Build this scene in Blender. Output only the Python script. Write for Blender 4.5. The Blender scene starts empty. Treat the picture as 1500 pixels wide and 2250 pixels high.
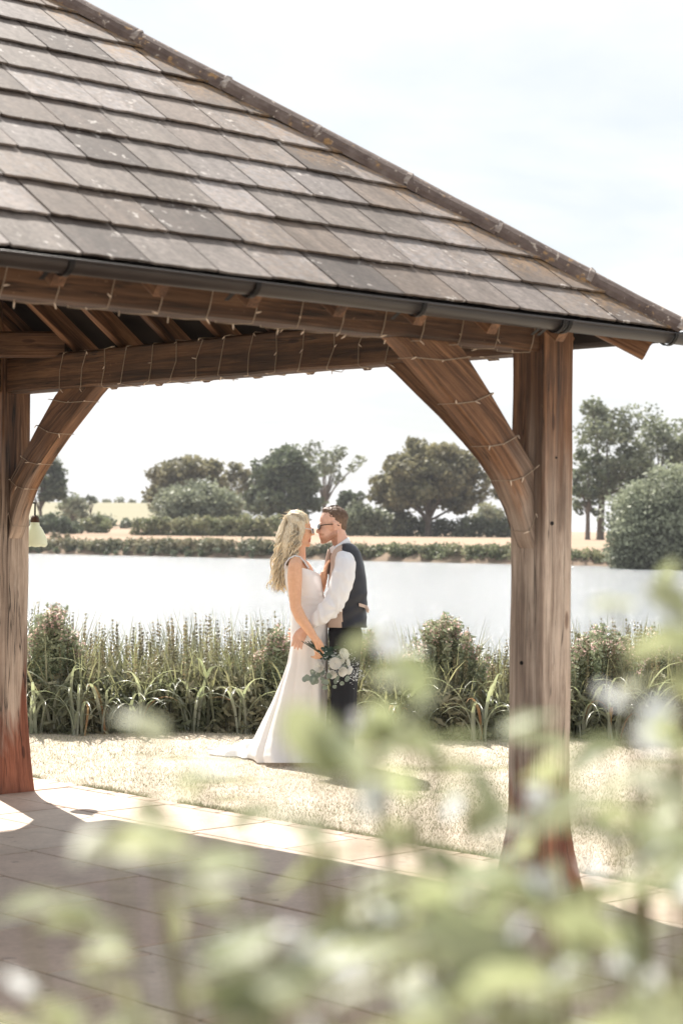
import bpy, bmesh, math, random
import numpy as np
from mathutils import Vector, Matrix, noise

random.seed(7)
rng = np.random.default_rng(7)
PI = math.pi
R = math.radians
scene = bpy.context.scene
C = scene.collection

# ------------------------------------------------------------------ camera
CAMH = 1.67
FPX = 4290.0                      # focal length in pixels of the 1500 x 2250 photograph
PITCH = math.atan(35.0 / FPX)
ROLL = R(0.55)
Fv = Vector((0, math.cos(PITCH), math.sin(PITCH)))
U0 = Vector((0, -math.sin(PITCH), math.cos(PITCH)))
R0 = Vector((1, 0, 0))
Rv = R0 * math.cos(ROLL) + U0 * math.sin(ROLL)
Uv = U0 * math.cos(ROLL) - R0 * math.sin(ROLL)
CAM = Vector((0, 0, CAMH))
cd = bpy.data.cameras.new('camera')
cam = bpy.data.objects.new('camera', cd)
C.objects.link(cam)
M = Matrix((Rv, Uv, -Fv)).transposed().to_4x4()
M.translation = CAM
cam.matrix_world = M
cd.sensor_fit = 'VERTICAL'
cd.sensor_height = 36.0
cd.sensor_width = 24.0
cd.lens = FPX / 2250.0 * 36.0
cd.clip_start = 0.05
cd.clip_end = 6000
cd.dof.use_dof = True
cd.dof.focus_distance = 13.7
cd.dof.aperture_fstop = 3.6
cd.dof.aperture_blades = 9
scene.camera = cam


def W(px, py, Y):
    """world point seen at a pixel of the photograph, on the vertical plane y = Y"""
    d = Fv + Rv * ((px - 750) / FPX) + Uv * ((1125 - py) / FPX)
    return CAM + d * (Y / d.y)


def pix(p):
    q = Vector(p) - CAM
    z = q.dot(Fv)
    if z < 0.05:
        return (-9999, -9999)
    return (750 + FPX * q.dot(Rv) / z, 1125 - FPX * q.dot(Uv) / z)


# ------------------------------------------------------------------ sky, sun, exposure
SUN_EL = R(51.8)
SUN_AZ = R(-23.1)                 # left of the view direction, behind the couple
world = bpy.data.worlds.new('World')
scene.world = world
world.use_nodes = True
wn = world.node_tree
wn.nodes.clear()


def N(nt, typ, **kw):
    n = nt.nodes.new(typ)
    for k, v in kw.items():
        if k.startswith('i_'):
            n.inputs[k[2:].replace('_', ' ')].default_value = v
        else:
            setattr(n, k, v)
    return n


out = N(wn, 'ShaderNodeOutputWorld')
bg = N(wn, 'ShaderNodeBackground')
bg.inputs['Strength'].default_value = 0.13
sky = N(wn, 'ShaderNodeTexSky', sky_type='NISHITA', sun_disc=False, sun_elevation=SUN_EL,
        sun_rotation=SUN_AZ, altitude=50, air_density=1.0, dust_density=2.0, ozone_density=1.0)
tc = N(wn, 'ShaderNodeTexCoord')
sep = N(wn, 'ShaderNodeSeparateXYZ')
wn.links.new(tc.outputs['Generated'], sep.inputs[0])
zc = N(wn, 'ShaderNodeMath', operation='MAXIMUM')
wn.links.new(sep.outputs['Z'], zc.inputs[0]); zc.inputs[1].default_value = 0.0
za = N(wn, 'ShaderNodeMath', operation='ADD')
wn.links.new(zc.outputs[0], za.inputs[0]); za.inputs[1].default_value = 0.12
dx = N(wn, 'ShaderNodeMath', operation='DIVIDE'); dy = N(wn, 'ShaderNodeMath', operation='DIVIDE')
wn.links.new(sep.outputs['X'], dx.inputs[0]); wn.links.new(za.outputs[0], dx.inputs[1])
wn.links.new(sep.outputs['Y'], dy.inputs[0]); wn.links.new(za.outputs[0], dy.inputs[1])
cmb = N(wn, 'ShaderNodeCombineXYZ')
wn.links.new(dx.outputs[0], cmb.inputs[0]); wn.links.new(dy.outputs[0], cmb.inputs[1])
mp = N(wn, 'ShaderNodeMapping')
mp.inputs['Location'].default_value = (3.1, 0.4, 0)
mp.inputs['Scale'].default_value = (1.0, 1.0, 1)
wn.links.new(cmb.outputs[0], mp.inputs[0])
cn = N(wn, 'ShaderNodeTexNoise')
cn.inputs['Scale'].default_value = 0.9; cn.inputs['Detail'].default_value = 9
cn.inputs['Roughness'].default_value = 0.55; cn.inputs['Distortion'].default_value = 0.3
wn.links.new(mp.outputs[0], cn.inputs['Vector'])
cr = N(wn, 'ShaderNodeValToRGB')
cr.color_ramp.elements[0].position = 0.36; cr.color_ramp.elements[0].color = (0.86, 0.86, 0.86, 1)
cr.color_ramp.elements[1].position = 0.58; cr.color_ramp.elements[1].color = (0.95, 0.95, 0.95, 1)
wn.links.new(cn.outputs['Fac'], cr.inputs[0])
cmix = N(wn, 'ShaderNodeMix', data_type='RGBA')
ccr = N(wn, 'ShaderNodeValToRGB')
ccr.color_ramp.elements[0].position = 0.40; ccr.color_ramp.elements[0].color = (2.75, 2.87, 3.0, 1)
ccr.color_ramp.elements[1].position = 0.6; ccr.color_ramp.elements[1].color = (3.75, 3.75, 3.75, 1)
wn.links.new(cn.outputs['Fac'], ccr.inputs[0]); wn.links.new(ccr.outputs[0], cmix.inputs[7])
wn.links.new(cr.outputs[0], cmix.inputs[0])
wn.links.new(sky.outputs[0], cmix.inputs[6])
wn.links.new(cmix.outputs[2], bg.inputs[0])
wn.links.new(bg.outputs[0], out.inputs[0])

sl = bpy.data.lights.new('sun', 'SUN')
sl.energy = 4.6
sl.angle = R(0.5)
sl.color = (1.0, 0.94, 0.86)
sun = bpy.data.objects.new('sun', sl)
C.objects.link(sun)
SD = Vector((math.sin(SUN_AZ) * math.cos(SUN_EL), math.cos(SUN_AZ) * math.cos(SUN_EL), math.sin(SUN_EL)))
sun.rotation_euler = SD.to_track_quat('Z', 'Y').to_euler()
sun.location = SD * 40
scene.view_settings.view_transform = 'Standard'
scene.view_settings.look = 'None'
scene.view_settings.gamma = 1.0
scene.view_settings.use_curve_mapping = False
scene.view_settings.exposure = 1.16
scene.cycles.max_bounces = 7
scene.cycles.diffuse_bounces = 4
scene.cycles.glossy_bounces = 3
scene.cycles.transmission_bounces = 4
scene.cycles.transparent_max_bounces = 6
scene.cycles.use_denoising = True
scene.cycles.sample_clamp_indirect = 6


# ------------------------------------------------------------------ helpers
def new_mesh(name, V, Fc, smooth=False, attrs=None):
    me = bpy.data.meshes.new(name)
    me.from_pydata([tuple(v) for v in V], [], [tuple(f) for f in Fc])
    if smooth:
        me.polygons.foreach_set('use_smooth', [True] * len(me.polygons))
    if attrs:
        for k, (typ, data) in attrs.items():
            a = me.attributes.new(k, typ, 'POINT')
            d = np.asarray(data, dtype=np.float32)
            a.data.foreach_set('vector' if typ == 'FLOAT_VECTOR' else 'value', d.ravel())
    me.update()
    return me


def quads_mesh(name, V, nper=4, attrs=None, smooth=False):
    """numpy array of verts, faces = consecutive groups of nper"""
    V = np.asarray(V, dtype=np.float32)
    n = len(V); nf = n // nper
    me = bpy.data.meshes.new(name)
    me.vertices.add(n); me.vertices.foreach_set('co', V.ravel())
    me.loops.add(n); me.loops.foreach_set('vertex_index', np.arange(n, dtype=np.int32))
    me.polygons.add(nf)
    me.polygons.foreach_set('loop_start', np.arange(0, n, nper, dtype=np.int32))
    me.polygons.foreach_set('loop_total', np.full(nf, nper, dtype=np.int32))
    if attrs:
        for k, (typ, data) in attrs.items():
            a = me.attributes.new(k, typ, 'POINT')
            a.data.foreach_set('vector' if typ == 'FLOAT_VECTOR' else 'value', np.asarray(data, dtype=np.float32).ravel())
    me.update(calc_edges=True)
    me.validate()
    if smooth:
        me.polygons.foreach_set('use_smooth', [True] * len(me.polygons))
    return me


def link(name, me, mat=None, parent=None, kind=None, loc=None):
    o = bpy.data.objects.new(name, me)
    C.objects.link(o)
    if mat is not None and len(me.materials) == 0:
        me.materials.append(mat)
    if parent is not None:
        o.parent = parent
    if loc is not None:
        o.location = loc
    if kind:
        o['kind'] = kind
    return o


def tag(o, label, cat, group=None):
    o['label'] = label
    o['category'] = cat
    if group:
        o['group'] = group
    return o


def thing(name, label, cat, loc, group=None):
    o = bpy.data.objects.new(name, None)
    C.objects.link(o)
    o.empty_display_size = 0.1
    o.location = loc
    return tag(o, label, cat, group)


def rel(me, loc):
    me.transform(Matrix.Translation(-Vector(loc)))
    return me


def child(name, me, mat, parent, kind=None):
    """child whose mesh is given in world coordinates (parent unrotated)"""
    root = parent
    off = Vector((0, 0, 0))
    while root is not None:
        off += Vector(root.location); root = root.parent
    rel(me, off)
    return link(name, me, mat, parent, kind)


class MB:
    """collects shapes into one mesh, with an optional 'g' grain vector and 'rnd' value"""
    def __init__(s):
        s.V = []; s.F = []; s.G = []; s.Rn = []

    def add(s, V, Fc, G=None, rnd=0.5):
        b = len(s.V)
        s.V += [Vector(v) for v in V]
        s.F += [tuple(i + b for i in f) for f in Fc]
        s.G += list(G) if G is not None else [tuple(v) for v in V]
        s.Rn += [rnd] * len(V)

    def mesh(s, name, smooth=False):
        return new_mesh(name, s.V, s.F, smooth, {'g': ('FLOAT_VECTOR', [tuple(g) for g in s.G]), 'rnd': ('FLOAT', s.Rn)})

    def tube(s, pts, radii, n=8, cap=True, rnd=0.5):
        pts = [Vector(p) for p in pts]
        if not hasattr(radii, '__len__'):
            radii = [radii] * len(pts)
        V = []; G = []; L = 0
        prev = None
        for i, p in enumerate(pts):
            t = (pts[min(i + 1, len(pts) - 1)] - pts[max(i - 1, 0)])
            if t.length < 1e-9: t = Vector((0, 0, 1))
            t.normalize()
            if prev is None:
                a = t.cross(Vector((0, 0, 1)))
                if a.length < 0.1: a = t.cross(Vector((0, 1, 0)))
            else:
                a = prev - t * prev.dot(t)
                if a.length < 1e-4: a = t.cross(Vector((0.3, 1, 0.2)))
            a.normalize(); b = t.cross(a); prev = a
            if i: L += (p - pts[i - 1]).length
            for k in range(n):
                th = 2 * PI * k / n
                V.append(p + (a * math.cos(th) + b * math.sin(th)) * radii[i])
                G.append((L, math.cos(th) * radii[i], math.sin(th) * radii[i]))
        Fc = []
        for i in range(len(pts) - 1):
            for k in range(n):
                a0 = i * n + k; a1 = i * n + (k + 1) % n
                Fc.append((a0, a1, a1 + n, a0 + n))
        if cap:
            Fc.append(tuple(range(n - 1, -1, -1)))
            Fc.append(tuple((len(pts) - 1) * n + k for k in range(n)))
        s.add(V, Fc, G, rnd)

    def box(s, o, ax, ay, az, lx, ly, lz, rnd=0.5):
        """box from a centre, three unit axes and half sizes"""
        o = Vector(o); V = []; G = []
        for i in (-1, 1):
            for j in (-1, 1):
                for k in (-1, 1):
                    V.append(o + ax * lx * i + ay * ly * j + az * lz * k)
                    G.append((lx * i, ly * j, lz * k))
        s.add(V, [(0, 1, 3, 2), (4, 6, 7, 5), (0, 4, 5, 1), (2, 3, 7, 6), (0, 2, 6, 4), (1, 5, 7, 3)], G, rnd)

    def timber(s, a, b, w, h, up, seg=0, ch=0.012, jit=0.003, scale=None, rnd=0.5):
        """chamfered squared timber a..b; section w across, h along up; grain along length"""
        a = Vector(a); b = Vector(b)
        t = (b - a); L = t.length; t.normalize()
        up = Vector(up); up = (up - t * up.dot(t)).normalized()
        sd = t.cross(up)
        seg = seg or max(2, int(L / 0.22))
        sec = [(-w / 2 + ch, -h / 2), (w / 2 - ch, -h / 2), (w / 2, -h / 2 + ch), (w / 2, h / 2 - ch),
               (w / 2 - ch, h / 2), (-w / 2 + ch, h / 2), (-w / 2, h / 2 - ch), (-w / 2, -h / 2 + ch)]
        V = []; G = []
        off = random.random() * 20
        for i in range(seg + 1):
            f = i / seg
            sc = scale(f) if scale else (1, 1)
            for (x, y) in sec:
                j = jit * noise.noise(Vector((f * L * 2.5 + off, x * 9, y * 9)))
                k = jit * noise.noise(Vector((f * L * 2.5 + off + 7, x * 9, y * 9)))
                V.append(a + t * L * f + sd * (x * sc[0] + j) + up * (y * sc[1] + k))
                G.append((f * L + off, x + off, y))
        Fc = []
        for i in range(seg):
            for k in range(8):
                a0 = i * 8 + k; a1 = i * 8 + (k + 1) % 8
                Fc.append((a0, a1, a1 + 8, a0 + 8))
        Fc.append(tuple(range(7, -1, -1))); Fc.append(tuple(seg * 8 + k for k in range(8)))
        s.add(V, Fc, G, rnd)


# ------------------------------------------------------------------ materials
def base_mat(name):
    m = bpy.data.materials.new(name)
    m.use_nodes = True
    nt = m.node_tree
    p = nt.nodes['Principled BSDF']
    return m, nt, p


def noise_node(nt, vec, scale, detail=4, rough=0.55, dist=0.0):
    n = nt.nodes.new('ShaderNodeTexNoise')
    n.inputs['Scale'].default_value = scale
    n.inputs['Detail'].default_value = detail
    n.inputs['Roughness'].default_value = rough
    n.inputs['Distortion'].default_value = dist
    if vec is not None:
        nt.links.new(vec, n.inputs['Vector'])
    return n.outputs['Fac']


def ramp(nt, src, stops):
    r = nt.nodes.new('ShaderNodeValToRGB')
    els = r.color_ramp.elements
    while len(els) < len(stops):
        els.new(0.5)
    for e, (p, c) in zip(els, stops):
        e.position = p
        e.color = (c[0], c[1], c[2], 1) if hasattr(c, '__len__') else (c, c, c, 1)
    nt.links.new(src, r.inputs[0])
    return r.outputs[0]


def mixc(nt, fac, a, b, mode='MIX'):
    m = nt.nodes.new('ShaderNodeMix')
    m.data_type = 'RGBA'; m.blend_type = mode
    for sock, v in ((m.inputs[0], fac), (m.inputs[6], a), (m.inputs[7], b)):
        if hasattr(v, 'is_output') or isinstance(v, bpy.types.NodeSocket):
            nt.links.new(v, sock)
        else:
            sock.default_value = (v[0], v[1], v[2], 1) if hasattr(v, '__len__') else v
    return m.outputs[2]


def bump(nt, p, src, strength=0.3, dist=0.01):
    b = nt.nodes.new('ShaderNodeBump')
    b.inputs['Strength'].default_value = strength
    b.inputs['Distance'].default_value = dist
    nt.links.new(src, b.inputs['Height'])
    nt.links.new(b.outputs[0], p.inputs['Normal'])
    return b


def attr(nt, name, what='Vector'):
    a = nt.nodes.new('ShaderNodeAttribute')
    a.attribute_name = name
    return a.outputs[what]


def geo_pos(nt):
    return nt.nodes.new('ShaderNodeNewGeometry').outputs['Position']


def mapping(nt, vec, sc, loc=(0, 0, 0), rot=(0, 0, 0)):
    m = nt.nodes.new('ShaderNodeMapping')
    m.inputs['Scale'].default_value = sc
    m.inputs['Location'].default_value = loc
    m.inputs['Rotation'].default_value = rot
    nt.links.new(vec, m.inputs[0])
    return m.outputs[0]


def simple(name, c1, c2=None, scale=20, rough=0.7, bmp=0.0, spec=0.5, coord='pos', bscale=None, bdist=0.004):
    m, nt, p = base_mat(name)
    p.inputs['Roughness'].default_value = rough
    p.inputs['Specular IOR Level'].default_value = spec
    v = geo_pos(nt) if coord == 'pos' else nt.nodes.new('ShaderNodeTexCoord').outputs['Object']
    if c2 is None:
        c2 = tuple(x * 0.8 for x in c1)
    f = noise_node(nt, v, scale, 5)
    nt.links.new(ramp(nt, f, [(0.35, c1), (0.65, c2)]), p.inputs['Base Color'])
    if bmp:
        bump(nt, p, noise_node(nt, v, bscale or scale * 3, 5), bmp, bdist)
    return m


def leafy(name, c1, c2, scale=3.0, trans=0.35, rough=0.55, tcol=None, rndattr=True):
    """leaf material: diffuse/gloss front with light coming through"""
    m, nt, p = base_mat(name)
    v = geo_pos(nt)
    f = noise_node(nt, v, scale, 3)
    col = ramp(nt, f, [(0.35, c1), (0.65, c2)])
    if rndattr:
        a = attr(nt, 'rnd', 'Fac')
        br = nt.nodes.new('ShaderNodeMapRange')
        br.inputs['To Min'].default_value = 0.55; br.inputs['To Max'].default_value = 1.5
        nt.links.new(a, br.inputs['Value'])
        mm = nt.nodes.new('ShaderNodeVectorMath'); mm.operation = 'SCALE'
        nt.links.new(col, mm.inputs[0]); nt.links.new(br.outputs[0], mm.inputs['Scale'])
        col = mm.outputs[0]
    nt.links.new(col, p.inputs['Base Color'])
    p.inputs['Roughness'].default_value = rough
    p.inputs['Specular IOR Level'].default_value = 0.35
    t = nt.nodes.new('ShaderNodeBsdfTranslucent')
    if tcol:
        tm = nt.nodes.new('ShaderNodeVectorMath'); tm.operation = 'MULTIPLY'
        nt.links.new(col, tm.inputs[0]); tm.inputs[1].default_value = tcol
        nt.links.new(tm.outputs[0], t.inputs[0])
    else:
        nt.links.new(col, t.inputs[0])
    mx = nt.nodes.new('ShaderNodeMixShader')
    mx.inputs[0].default_value = trans
    nt.links.new(p.outputs[0], mx.inputs[1]); nt.links.new(t.outputs[0], mx.inputs[2])
    nt.links.new(mx.outputs[0], nt.nodes['Material Output'].inputs['Surface'])
    return m


def wood_mat(name, zone=True, dark=1.0, shift=0.0):
    m, nt, p = base_mat(name)
    g = attr(nt, 'g')
    fine = noise_node(nt, mapping(nt, g, (1.6, 34, 34)), 1.0, 8, 0.72, 0.9)
    broad = noise_node(nt, mapping(nt, g, (1.0, 7, 7)), 1.0, 4, 0.6, 1.0)
    blot = noise_node(nt, geo_pos(nt), 3.3, 5, 0.6)
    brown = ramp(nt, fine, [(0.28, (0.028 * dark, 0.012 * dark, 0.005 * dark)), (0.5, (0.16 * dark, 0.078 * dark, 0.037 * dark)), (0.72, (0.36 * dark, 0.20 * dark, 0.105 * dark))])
    if zone:
        grey = ramp(nt, fine, [(0.28, (0.19, 0.145, 0.115)), (0.5, (0.43, 0.345, 0.28)), (0.72, (0.60, 0.51, 0.43))])
        red = ramp(nt, fine, [(0.3, (0.20, 0.06, 0.03)), (0.7, (0.42, 0.16, 0.09))])
        sp = nt.nodes.new('ShaderNodeSeparateXYZ'); nt.links.new(geo_pos(nt), sp.inputs[0])
        ad = nt.nodes.new('ShaderNodeMath'); ad.operation = 'MULTIPLY_ADD'
        nt.links.new(broad, ad.inputs[0]); ad.inputs[1].default_value = 1.5
        nt.links.new(sp.outputs['Z'], ad.inputs[2])
        top = ramp(nt, ad.outputs[0], [(0.0, 0), (1.0, 1)])
        mr = nt.nodes.new('ShaderNodeMapRange'); mr.interpolation_type = 'SMOOTHSTEP'
        mr.inputs['From Min'].default_value = 2.4 - shift; mr.inputs['From Max'].default_value = 3.0 - shift
        nt.links.new(ad.outputs[0], mr.inputs['Value'])
        ml = nt.nodes.new('ShaderNodeMapRange'); ml.interpolation_type = 'SMOOTHSTEP'
        ml.inputs['From Min'].default_value = 1.45; ml.inputs['From Max'].default_value = 1.1
        nt.links.new(ad.outputs[0], ml.inputs['Value'])
        c = mixc(nt, mr.outputs[0], grey, brown)
        c = mixc(nt, ml.outputs[0], c, red)
    else:
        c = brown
    shade = ramp(nt, broad, [(0.3, (0.4, 0.35, 0.32)), (0.55, (1, 1, 1)), (0.75, (1.2, 1.2, 1.2))])
    c = mixc(nt, 0.8, c, shade, 'MULTIPLY')
    sh2 = ramp(nt, blot, [(0.35, (0.72, 0.7, 0.68)), (0.6, (1.1, 1.08, 1.05))])
    c = mixc(nt, 0.7, c, sh2, 'MULTIPLY')
    stk = ramp(nt, noise_node(nt, mapping(nt, g, (0.5, 13, 13), (5, 2, 8)), 1.0, 5, 0.7, 0.5), [(0.38, (0.42, 0.36, 0.32)), (0.5, (1, 1, 1)), (0.7, (1.18, 1.17, 1.15))])
    c = mixc(nt, 0.85, c, stk, 'MULTIPLY')
    vor = nt.nodes.new('ShaderNodeTexVoronoi'); vor.inputs['Scale'].default_value = 1.0
    nt.links.new(mapping(nt, g, (2.6, 9, 9), (1.7, 0.3, 0.9)), vor.inputs['Vector'])
    kn = ramp(nt, vor.outputs['Distance'], [(0.0, (0.2, 0.14, 0.11)), (0.09, (0.35, 0.26, 0.21)), (0.13, (1, 1, 1))])
    c = mixc(nt, 0.8, c, kn, 'MULTIPLY')
    # checks (long splits)
    crack = noise_node(nt, mapping(nt, g, (0.55, 20, 20), (3, 1, 5)), 1.0, 3, 0.5, 0.5)
    ck = ramp(nt, crack, [(0.488, (1, 1, 1)), (0.5, (0.05, 0.04, 0.03)), (0.512, (1, 1, 1))])
    gate = ramp(nt, noise_node(nt, mapping(nt, g, (0.8, 2, 2), (9, 4, 1)), 1.0, 2), [(0.42, 0), (0.5, 1)])
    c = mixc(nt, gate, c, mixc(nt, 1.0, c, ck, 'MULTIPLY'))
    # pale specks
    spk = ramp(nt, noise_node(nt, geo_pos(nt), 60, 2, 0.5), [(0.70, 0), (0.74, 1)])
    c = mixc(nt, mixc(nt, 1.0, spk, ramp(nt, blot, [(0.5, 0), (0.65, 0.7)]), 'MULTIPLY'), c, (0.34, 0.22, 0.13))
    nt.links.new(c, p.inputs['Base Color'])
    p.inputs['Roughness'].default_value = 0.62
    p.inputs['Specular IOR Level'].default_value = 0.35
    hb = mixc(nt, 0.4, fine, ck, 'MULTIPLY')
    bump(nt, p, hb, 0.8, 0.008)
    return m


M_WOOD = wood_mat('weathered_oak')
M_BRACE = wood_mat('brace_oak', shift=0.12)
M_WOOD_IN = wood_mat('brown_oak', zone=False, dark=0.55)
M_RAFT = wood_mat('rafter_softwood', zone=False, dark=1.0)


def slate_mat():
    m, nt, p = base_mat('slate')
    r = attr(nt, 'rnd', 'Fac')
    pos = geo_pos(nt)
    base = ramp(nt, r, [(0.0, (0.07, 0.054, 0.045)), (0.3, (0.15, 0.115, 0.09)), (0.55, (0.19, 0.168, 0.158)), (0.75, (0.15, 0.125, 0.106)), (1.0, (0.24, 0.222, 0.22))])
    # streaks down the slope, in the slate's own coordinates (g = across, up slope, thickness)
    g = attr(nt, 'g')
    st = noise_node(nt, mapping(nt, g, (9, 1.6, 1)), 1.0, 4, 0.6, 0.4)
    base = mixc(nt, 0.75, base, ramp(nt, st, [(0.3, (0.5, 0.46, 0.42)), (0.52, (1, 1, 1)), (0.72, (1.45, 1.43, 1.42))]), 'MULTIPLY')
    mott = noise_node(nt, pos, 38, 5, 0.65)
    base = mixc(nt, 0.6, base, ramp(nt, mott, [(0.35, (0.45, 0.42, 0.39)), (0.65, (1.25, 1.22, 1.18))]), 'MULTIPLY')
    lich = ramp(nt, noise_node(nt, pos, 26, 4, 0.6), [(0.60, 0), (0.66, 0.85)])
    area = ramp(nt, noise_node(nt, pos, 3.2, 2), [(0.48, 0), (0.58, 1)])
    lf = mixc(nt, 1.0, lich, area, 'MULTIPLY')
    base = mixc(nt, lf, base, (0.5, 0.46, 0.42))
    o = attr(nt, 'org', 'Fac')
    of = ramp(nt, noise_node(nt, pos, 30, 5, 0.7), [(0.44, 0), (0.53, 1)])
    omix = nt.nodes.new('ShaderNodeMath'); omix.operation = 'MULTIPLY'
    nt.links.new(o, omix.inputs[0]); nt.links.new(of, omix.inputs[1])
    base = mixc(nt, omix.outputs[0], base, (0.36, 0.2, 0.07))
    nt.links.new(base, p.inputs['Base Color'])
    p.inputs['Roughness'].default_value = 0.6
    p.inputs['Specular IOR Level'].default_value = 0.4
    bump(nt, p, mixc(nt, 0.5, mott, st), 0.55, 0.006)
    return m


M_SLATE = slate_mat()


def hip_mat():
    m, nt, p = base_mat('hip_tile_clay')
    pos = geo_pos(nt)
    c = ramp(nt, noise_node(nt, pos, 14, 5, 0.65), [(0.3, (0.075, 0.05, 0.042)), (0.55, (0.13, 0.095, 0.08)), (0.75, (0.19, 0.15, 0.13))])
    c = mixc(nt, ramp(nt, noise_node(nt, pos, 34, 4, 0.6), [(0.62, 0), (0.68, 1)]), c, (0.42, 0.36, 0.3))
    c = mixc(nt, ramp(nt, noise_node(nt, pos, 17, 4, 0.6), [(0.62, 0), (0.67, 0.8)]), c, (0.34, 0.2, 0.08))
    nt.links.new(c, p.inputs['Base Color'])
    p.inputs['Roughness'].default_value = 0.85
    bump(nt, p, noise_node(nt, pos, 55, 5, 0.7), 0.6, 0.008)
    return m


M_HIP = hip_mat()
M_MORTAR = simple('mortar', (0.36, 0.32, 0.29), (0.18, 0.14, 0.12), 30, 0.95, 0.6)
M_GUTTER = simple('gutter_plastic', (0.017, 0.012, 0.010), (0.023, 0.017, 0.014), 8, 0.45, 0.05, 0.3)
M_BRACKET = simple('bracket_plastic', (0.006, 0.005, 0.005), None, 10, 0.5, 0, 0.15)
M_DECK = simple('roof_felt', (0.012, 0.010, 0.009), (0.02, 0.016, 0.014), 6, 0.95, 0, 0.03)
M_CABLE = simple('light_cable', (0.34, 0.27, 0.2), (0.26, 0.2, 0.14), 30, 0.6)
M_BULB = simple('bulb', (0.75, 0.62, 0.48), (0.6, 0.5, 0.4), 30, 0.3)


def stone_mat():
    m, nt, p = base_mat('sandstone')
    pos = geo_pos(nt)
    r = attr(nt, 'rnd', 'Fac')
    c = ramp(nt, r, [(0.0, (0.50, 0.385, 0.295)), (0.3, (0.59, 0.49, 0.395)), (0.6, (0.52, 0.375, 0.29)), (1.0, (0.62, 0.52, 0.42))])
    c = mixc(nt, 0.7, c, ramp(nt, noise_node(nt, pos, 3.0, 6, 0.65), [(0.3, (0.72, 0.7, 0.69)), (0.6, (1.05, 1.05, 1.05))]), 'MULTIPLY')
    c = mixc(nt, 0.5, c, ramp(nt, noise_node(nt, pos, 40, 4, 0.7), [(0.35, (0.75, 0.73, 0.7)), (0.65, (1.1, 1.1, 1.1))]), 'MULTIPLY')
    c = mixc(nt, ramp(nt, noise_node(nt, pos, 9, 3, 0.6), [(0.66, 0), (0.72, 0.6)]), c, (0.2, 0.13, 0.1))
    nt.links.new(c, p.inputs['Base Color'])
    p.inputs['Roughness'].default_value = 0.55
    bump(nt, p, noise_node(nt, pos, 22, 6, 0.65), 0.25, 0.006)
    return m


M_STONE = stone_mat()
M_JOINT = simple('joint_sand', (0.07, 0.05, 0.04), (0.12, 0.09, 0.07), 40, 0.95, 0.5)


def ground_mat():
    m, nt, p = base_mat('lawn_and_fields')
    pos = geo_pos(nt)
    z = attr(nt, 'zone', 'Fac')        # 0 lawn, 1 far field, 0.5 mud
    n1 = noise_node(nt, pos, 0.9, 5, 0.6)
    n2 = noise_node(nt, pos, 26, 5, 0.7)
    lawn = ramp(nt, n1, [(0.36, (0.30, 0.29, 0.19)), (0.46, (0.50, 0.44, 0.36)), (0.62, (0.56, 0.49, 0.41))])
    lawn = mixc(nt, 0.6, lawn, ramp(nt, n2, [(0.3, (0.75, 0.73, 0.68)), (0.6, (1.08, 1.08, 1.08))]), 'MULTIPLY')
    fn = noise_node(nt, mapping(nt, pos, (0.015, 0.05, 0.02)), 1.0, 4)
    field = ramp(nt, fn, [(0.35, (0.30, 0.215, 0.155)), (0.5, (0.36, 0.265, 0.195)), (0.7, (0.27, 0.225, 0.155))])
    hz = attr(nt, 'green', 'Fac')
    field = mixc(nt, hz, field, (0.24, 0.24, 0.16))
    mud = (0.09, 0.07, 0.05)
    f1 = ramp(nt, z, [(0.0, 0), (0.5, 1)])
    f2 = ramp(nt, z, [(0.5, 0), (1.0, 1)])
    c = mixc(nt, f1, lawn, mud)
    c = mixc(nt, f2, c, field)
    nt.links.new(c, p.inputs['Base Color'])
    p.inputs['Roughness'].default_value = 0.95
    p.inputs['Specular IOR Level'].default_value = 0.1
    bump(nt, p, n2, 0.5, 0.02)
    return m


M_GROUND = ground_mat()


def water_mat():
    m, nt, p = base_mat('lake_water')
    pos = geo_pos(nt)
    p.inputs['Base Color'].default_value = (0.27, 0.29, 0.30, 1)
    p.inputs['Roughness'].default_value = 0.17
    p.inputs['IOR'].default_value = 1.33
    p.inputs['Specular IOR Level'].default_value = 0.8
    a = noise_node(nt, mapping(nt, pos, (1.0, 2.6, 1), (0, 0, 0), (0, 0, 0.15)), 1.6, 5, 0.7)
    b = noise_node(nt, mapping(nt, pos, (0.35, 0.9, 1), (4, 0, 0), (0, 0, -0.2)), 1.0, 3, 0.6)
    bump(nt, p, mixc(nt, 0.5, a, b), 1.0, 0.35)
    return m


M_WATER = water_mat()
M_GRASS = leafy('dry_grass', (0.63, 0.56, 0.46), (0.50, 0.45, 0.35), 1.5, 0.25, 0.6)
M_GRASSG = leafy('green_grass', (0.26, 0.27, 0.17), (0.36, 0.34, 0.23), 2.0, 0.25, 0.6)
M_BARK = simple('bark', (0.09, 0.07, 0.055), (0.15, 0.125, 0.1), 4, 0.9, 0.5, bdist=0.05)
M_OAK = leafy('olive_foliage', (0.25, 0.23, 0.135), (0.15, 0.15, 0.085), 0.35, 0.4, 0.6)
M_DARKL = leafy('dark_green_foliage', (0.135, 0.16, 0.095), (0.085, 0.105, 0.065), 0.35, 0.35, 0.55)
M_SILV = leafy('silver_green_foliage', (0.29, 0.31, 0.215), (0.20, 0.22, 0.15), 0.5, 0.3, 0.6)
M_ASH = leafy('grey_green_foliage', (0.23, 0.255, 0.17), (0.15, 0.17, 0.11), 0.4, 0.4, 0.5)
M_HEDGE = leafy('hedge_foliage', (0.17, 0.195, 0.105), (0.25, 0.245, 0.145), 0.6, 0.35, 0.6)
M_BANK = leafy('bank_plants', (0.17, 0.185, 0.11), (0.30, 0.26, 0.17), 0.7, 0.25, 0.6)
M_REED = leafy('reed_leaf', (0.19, 0.205, 0.14), (0.29, 0.28, 0.2), 3, 0.35, 0.35, (1.2, 1.2, 0.8))
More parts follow.
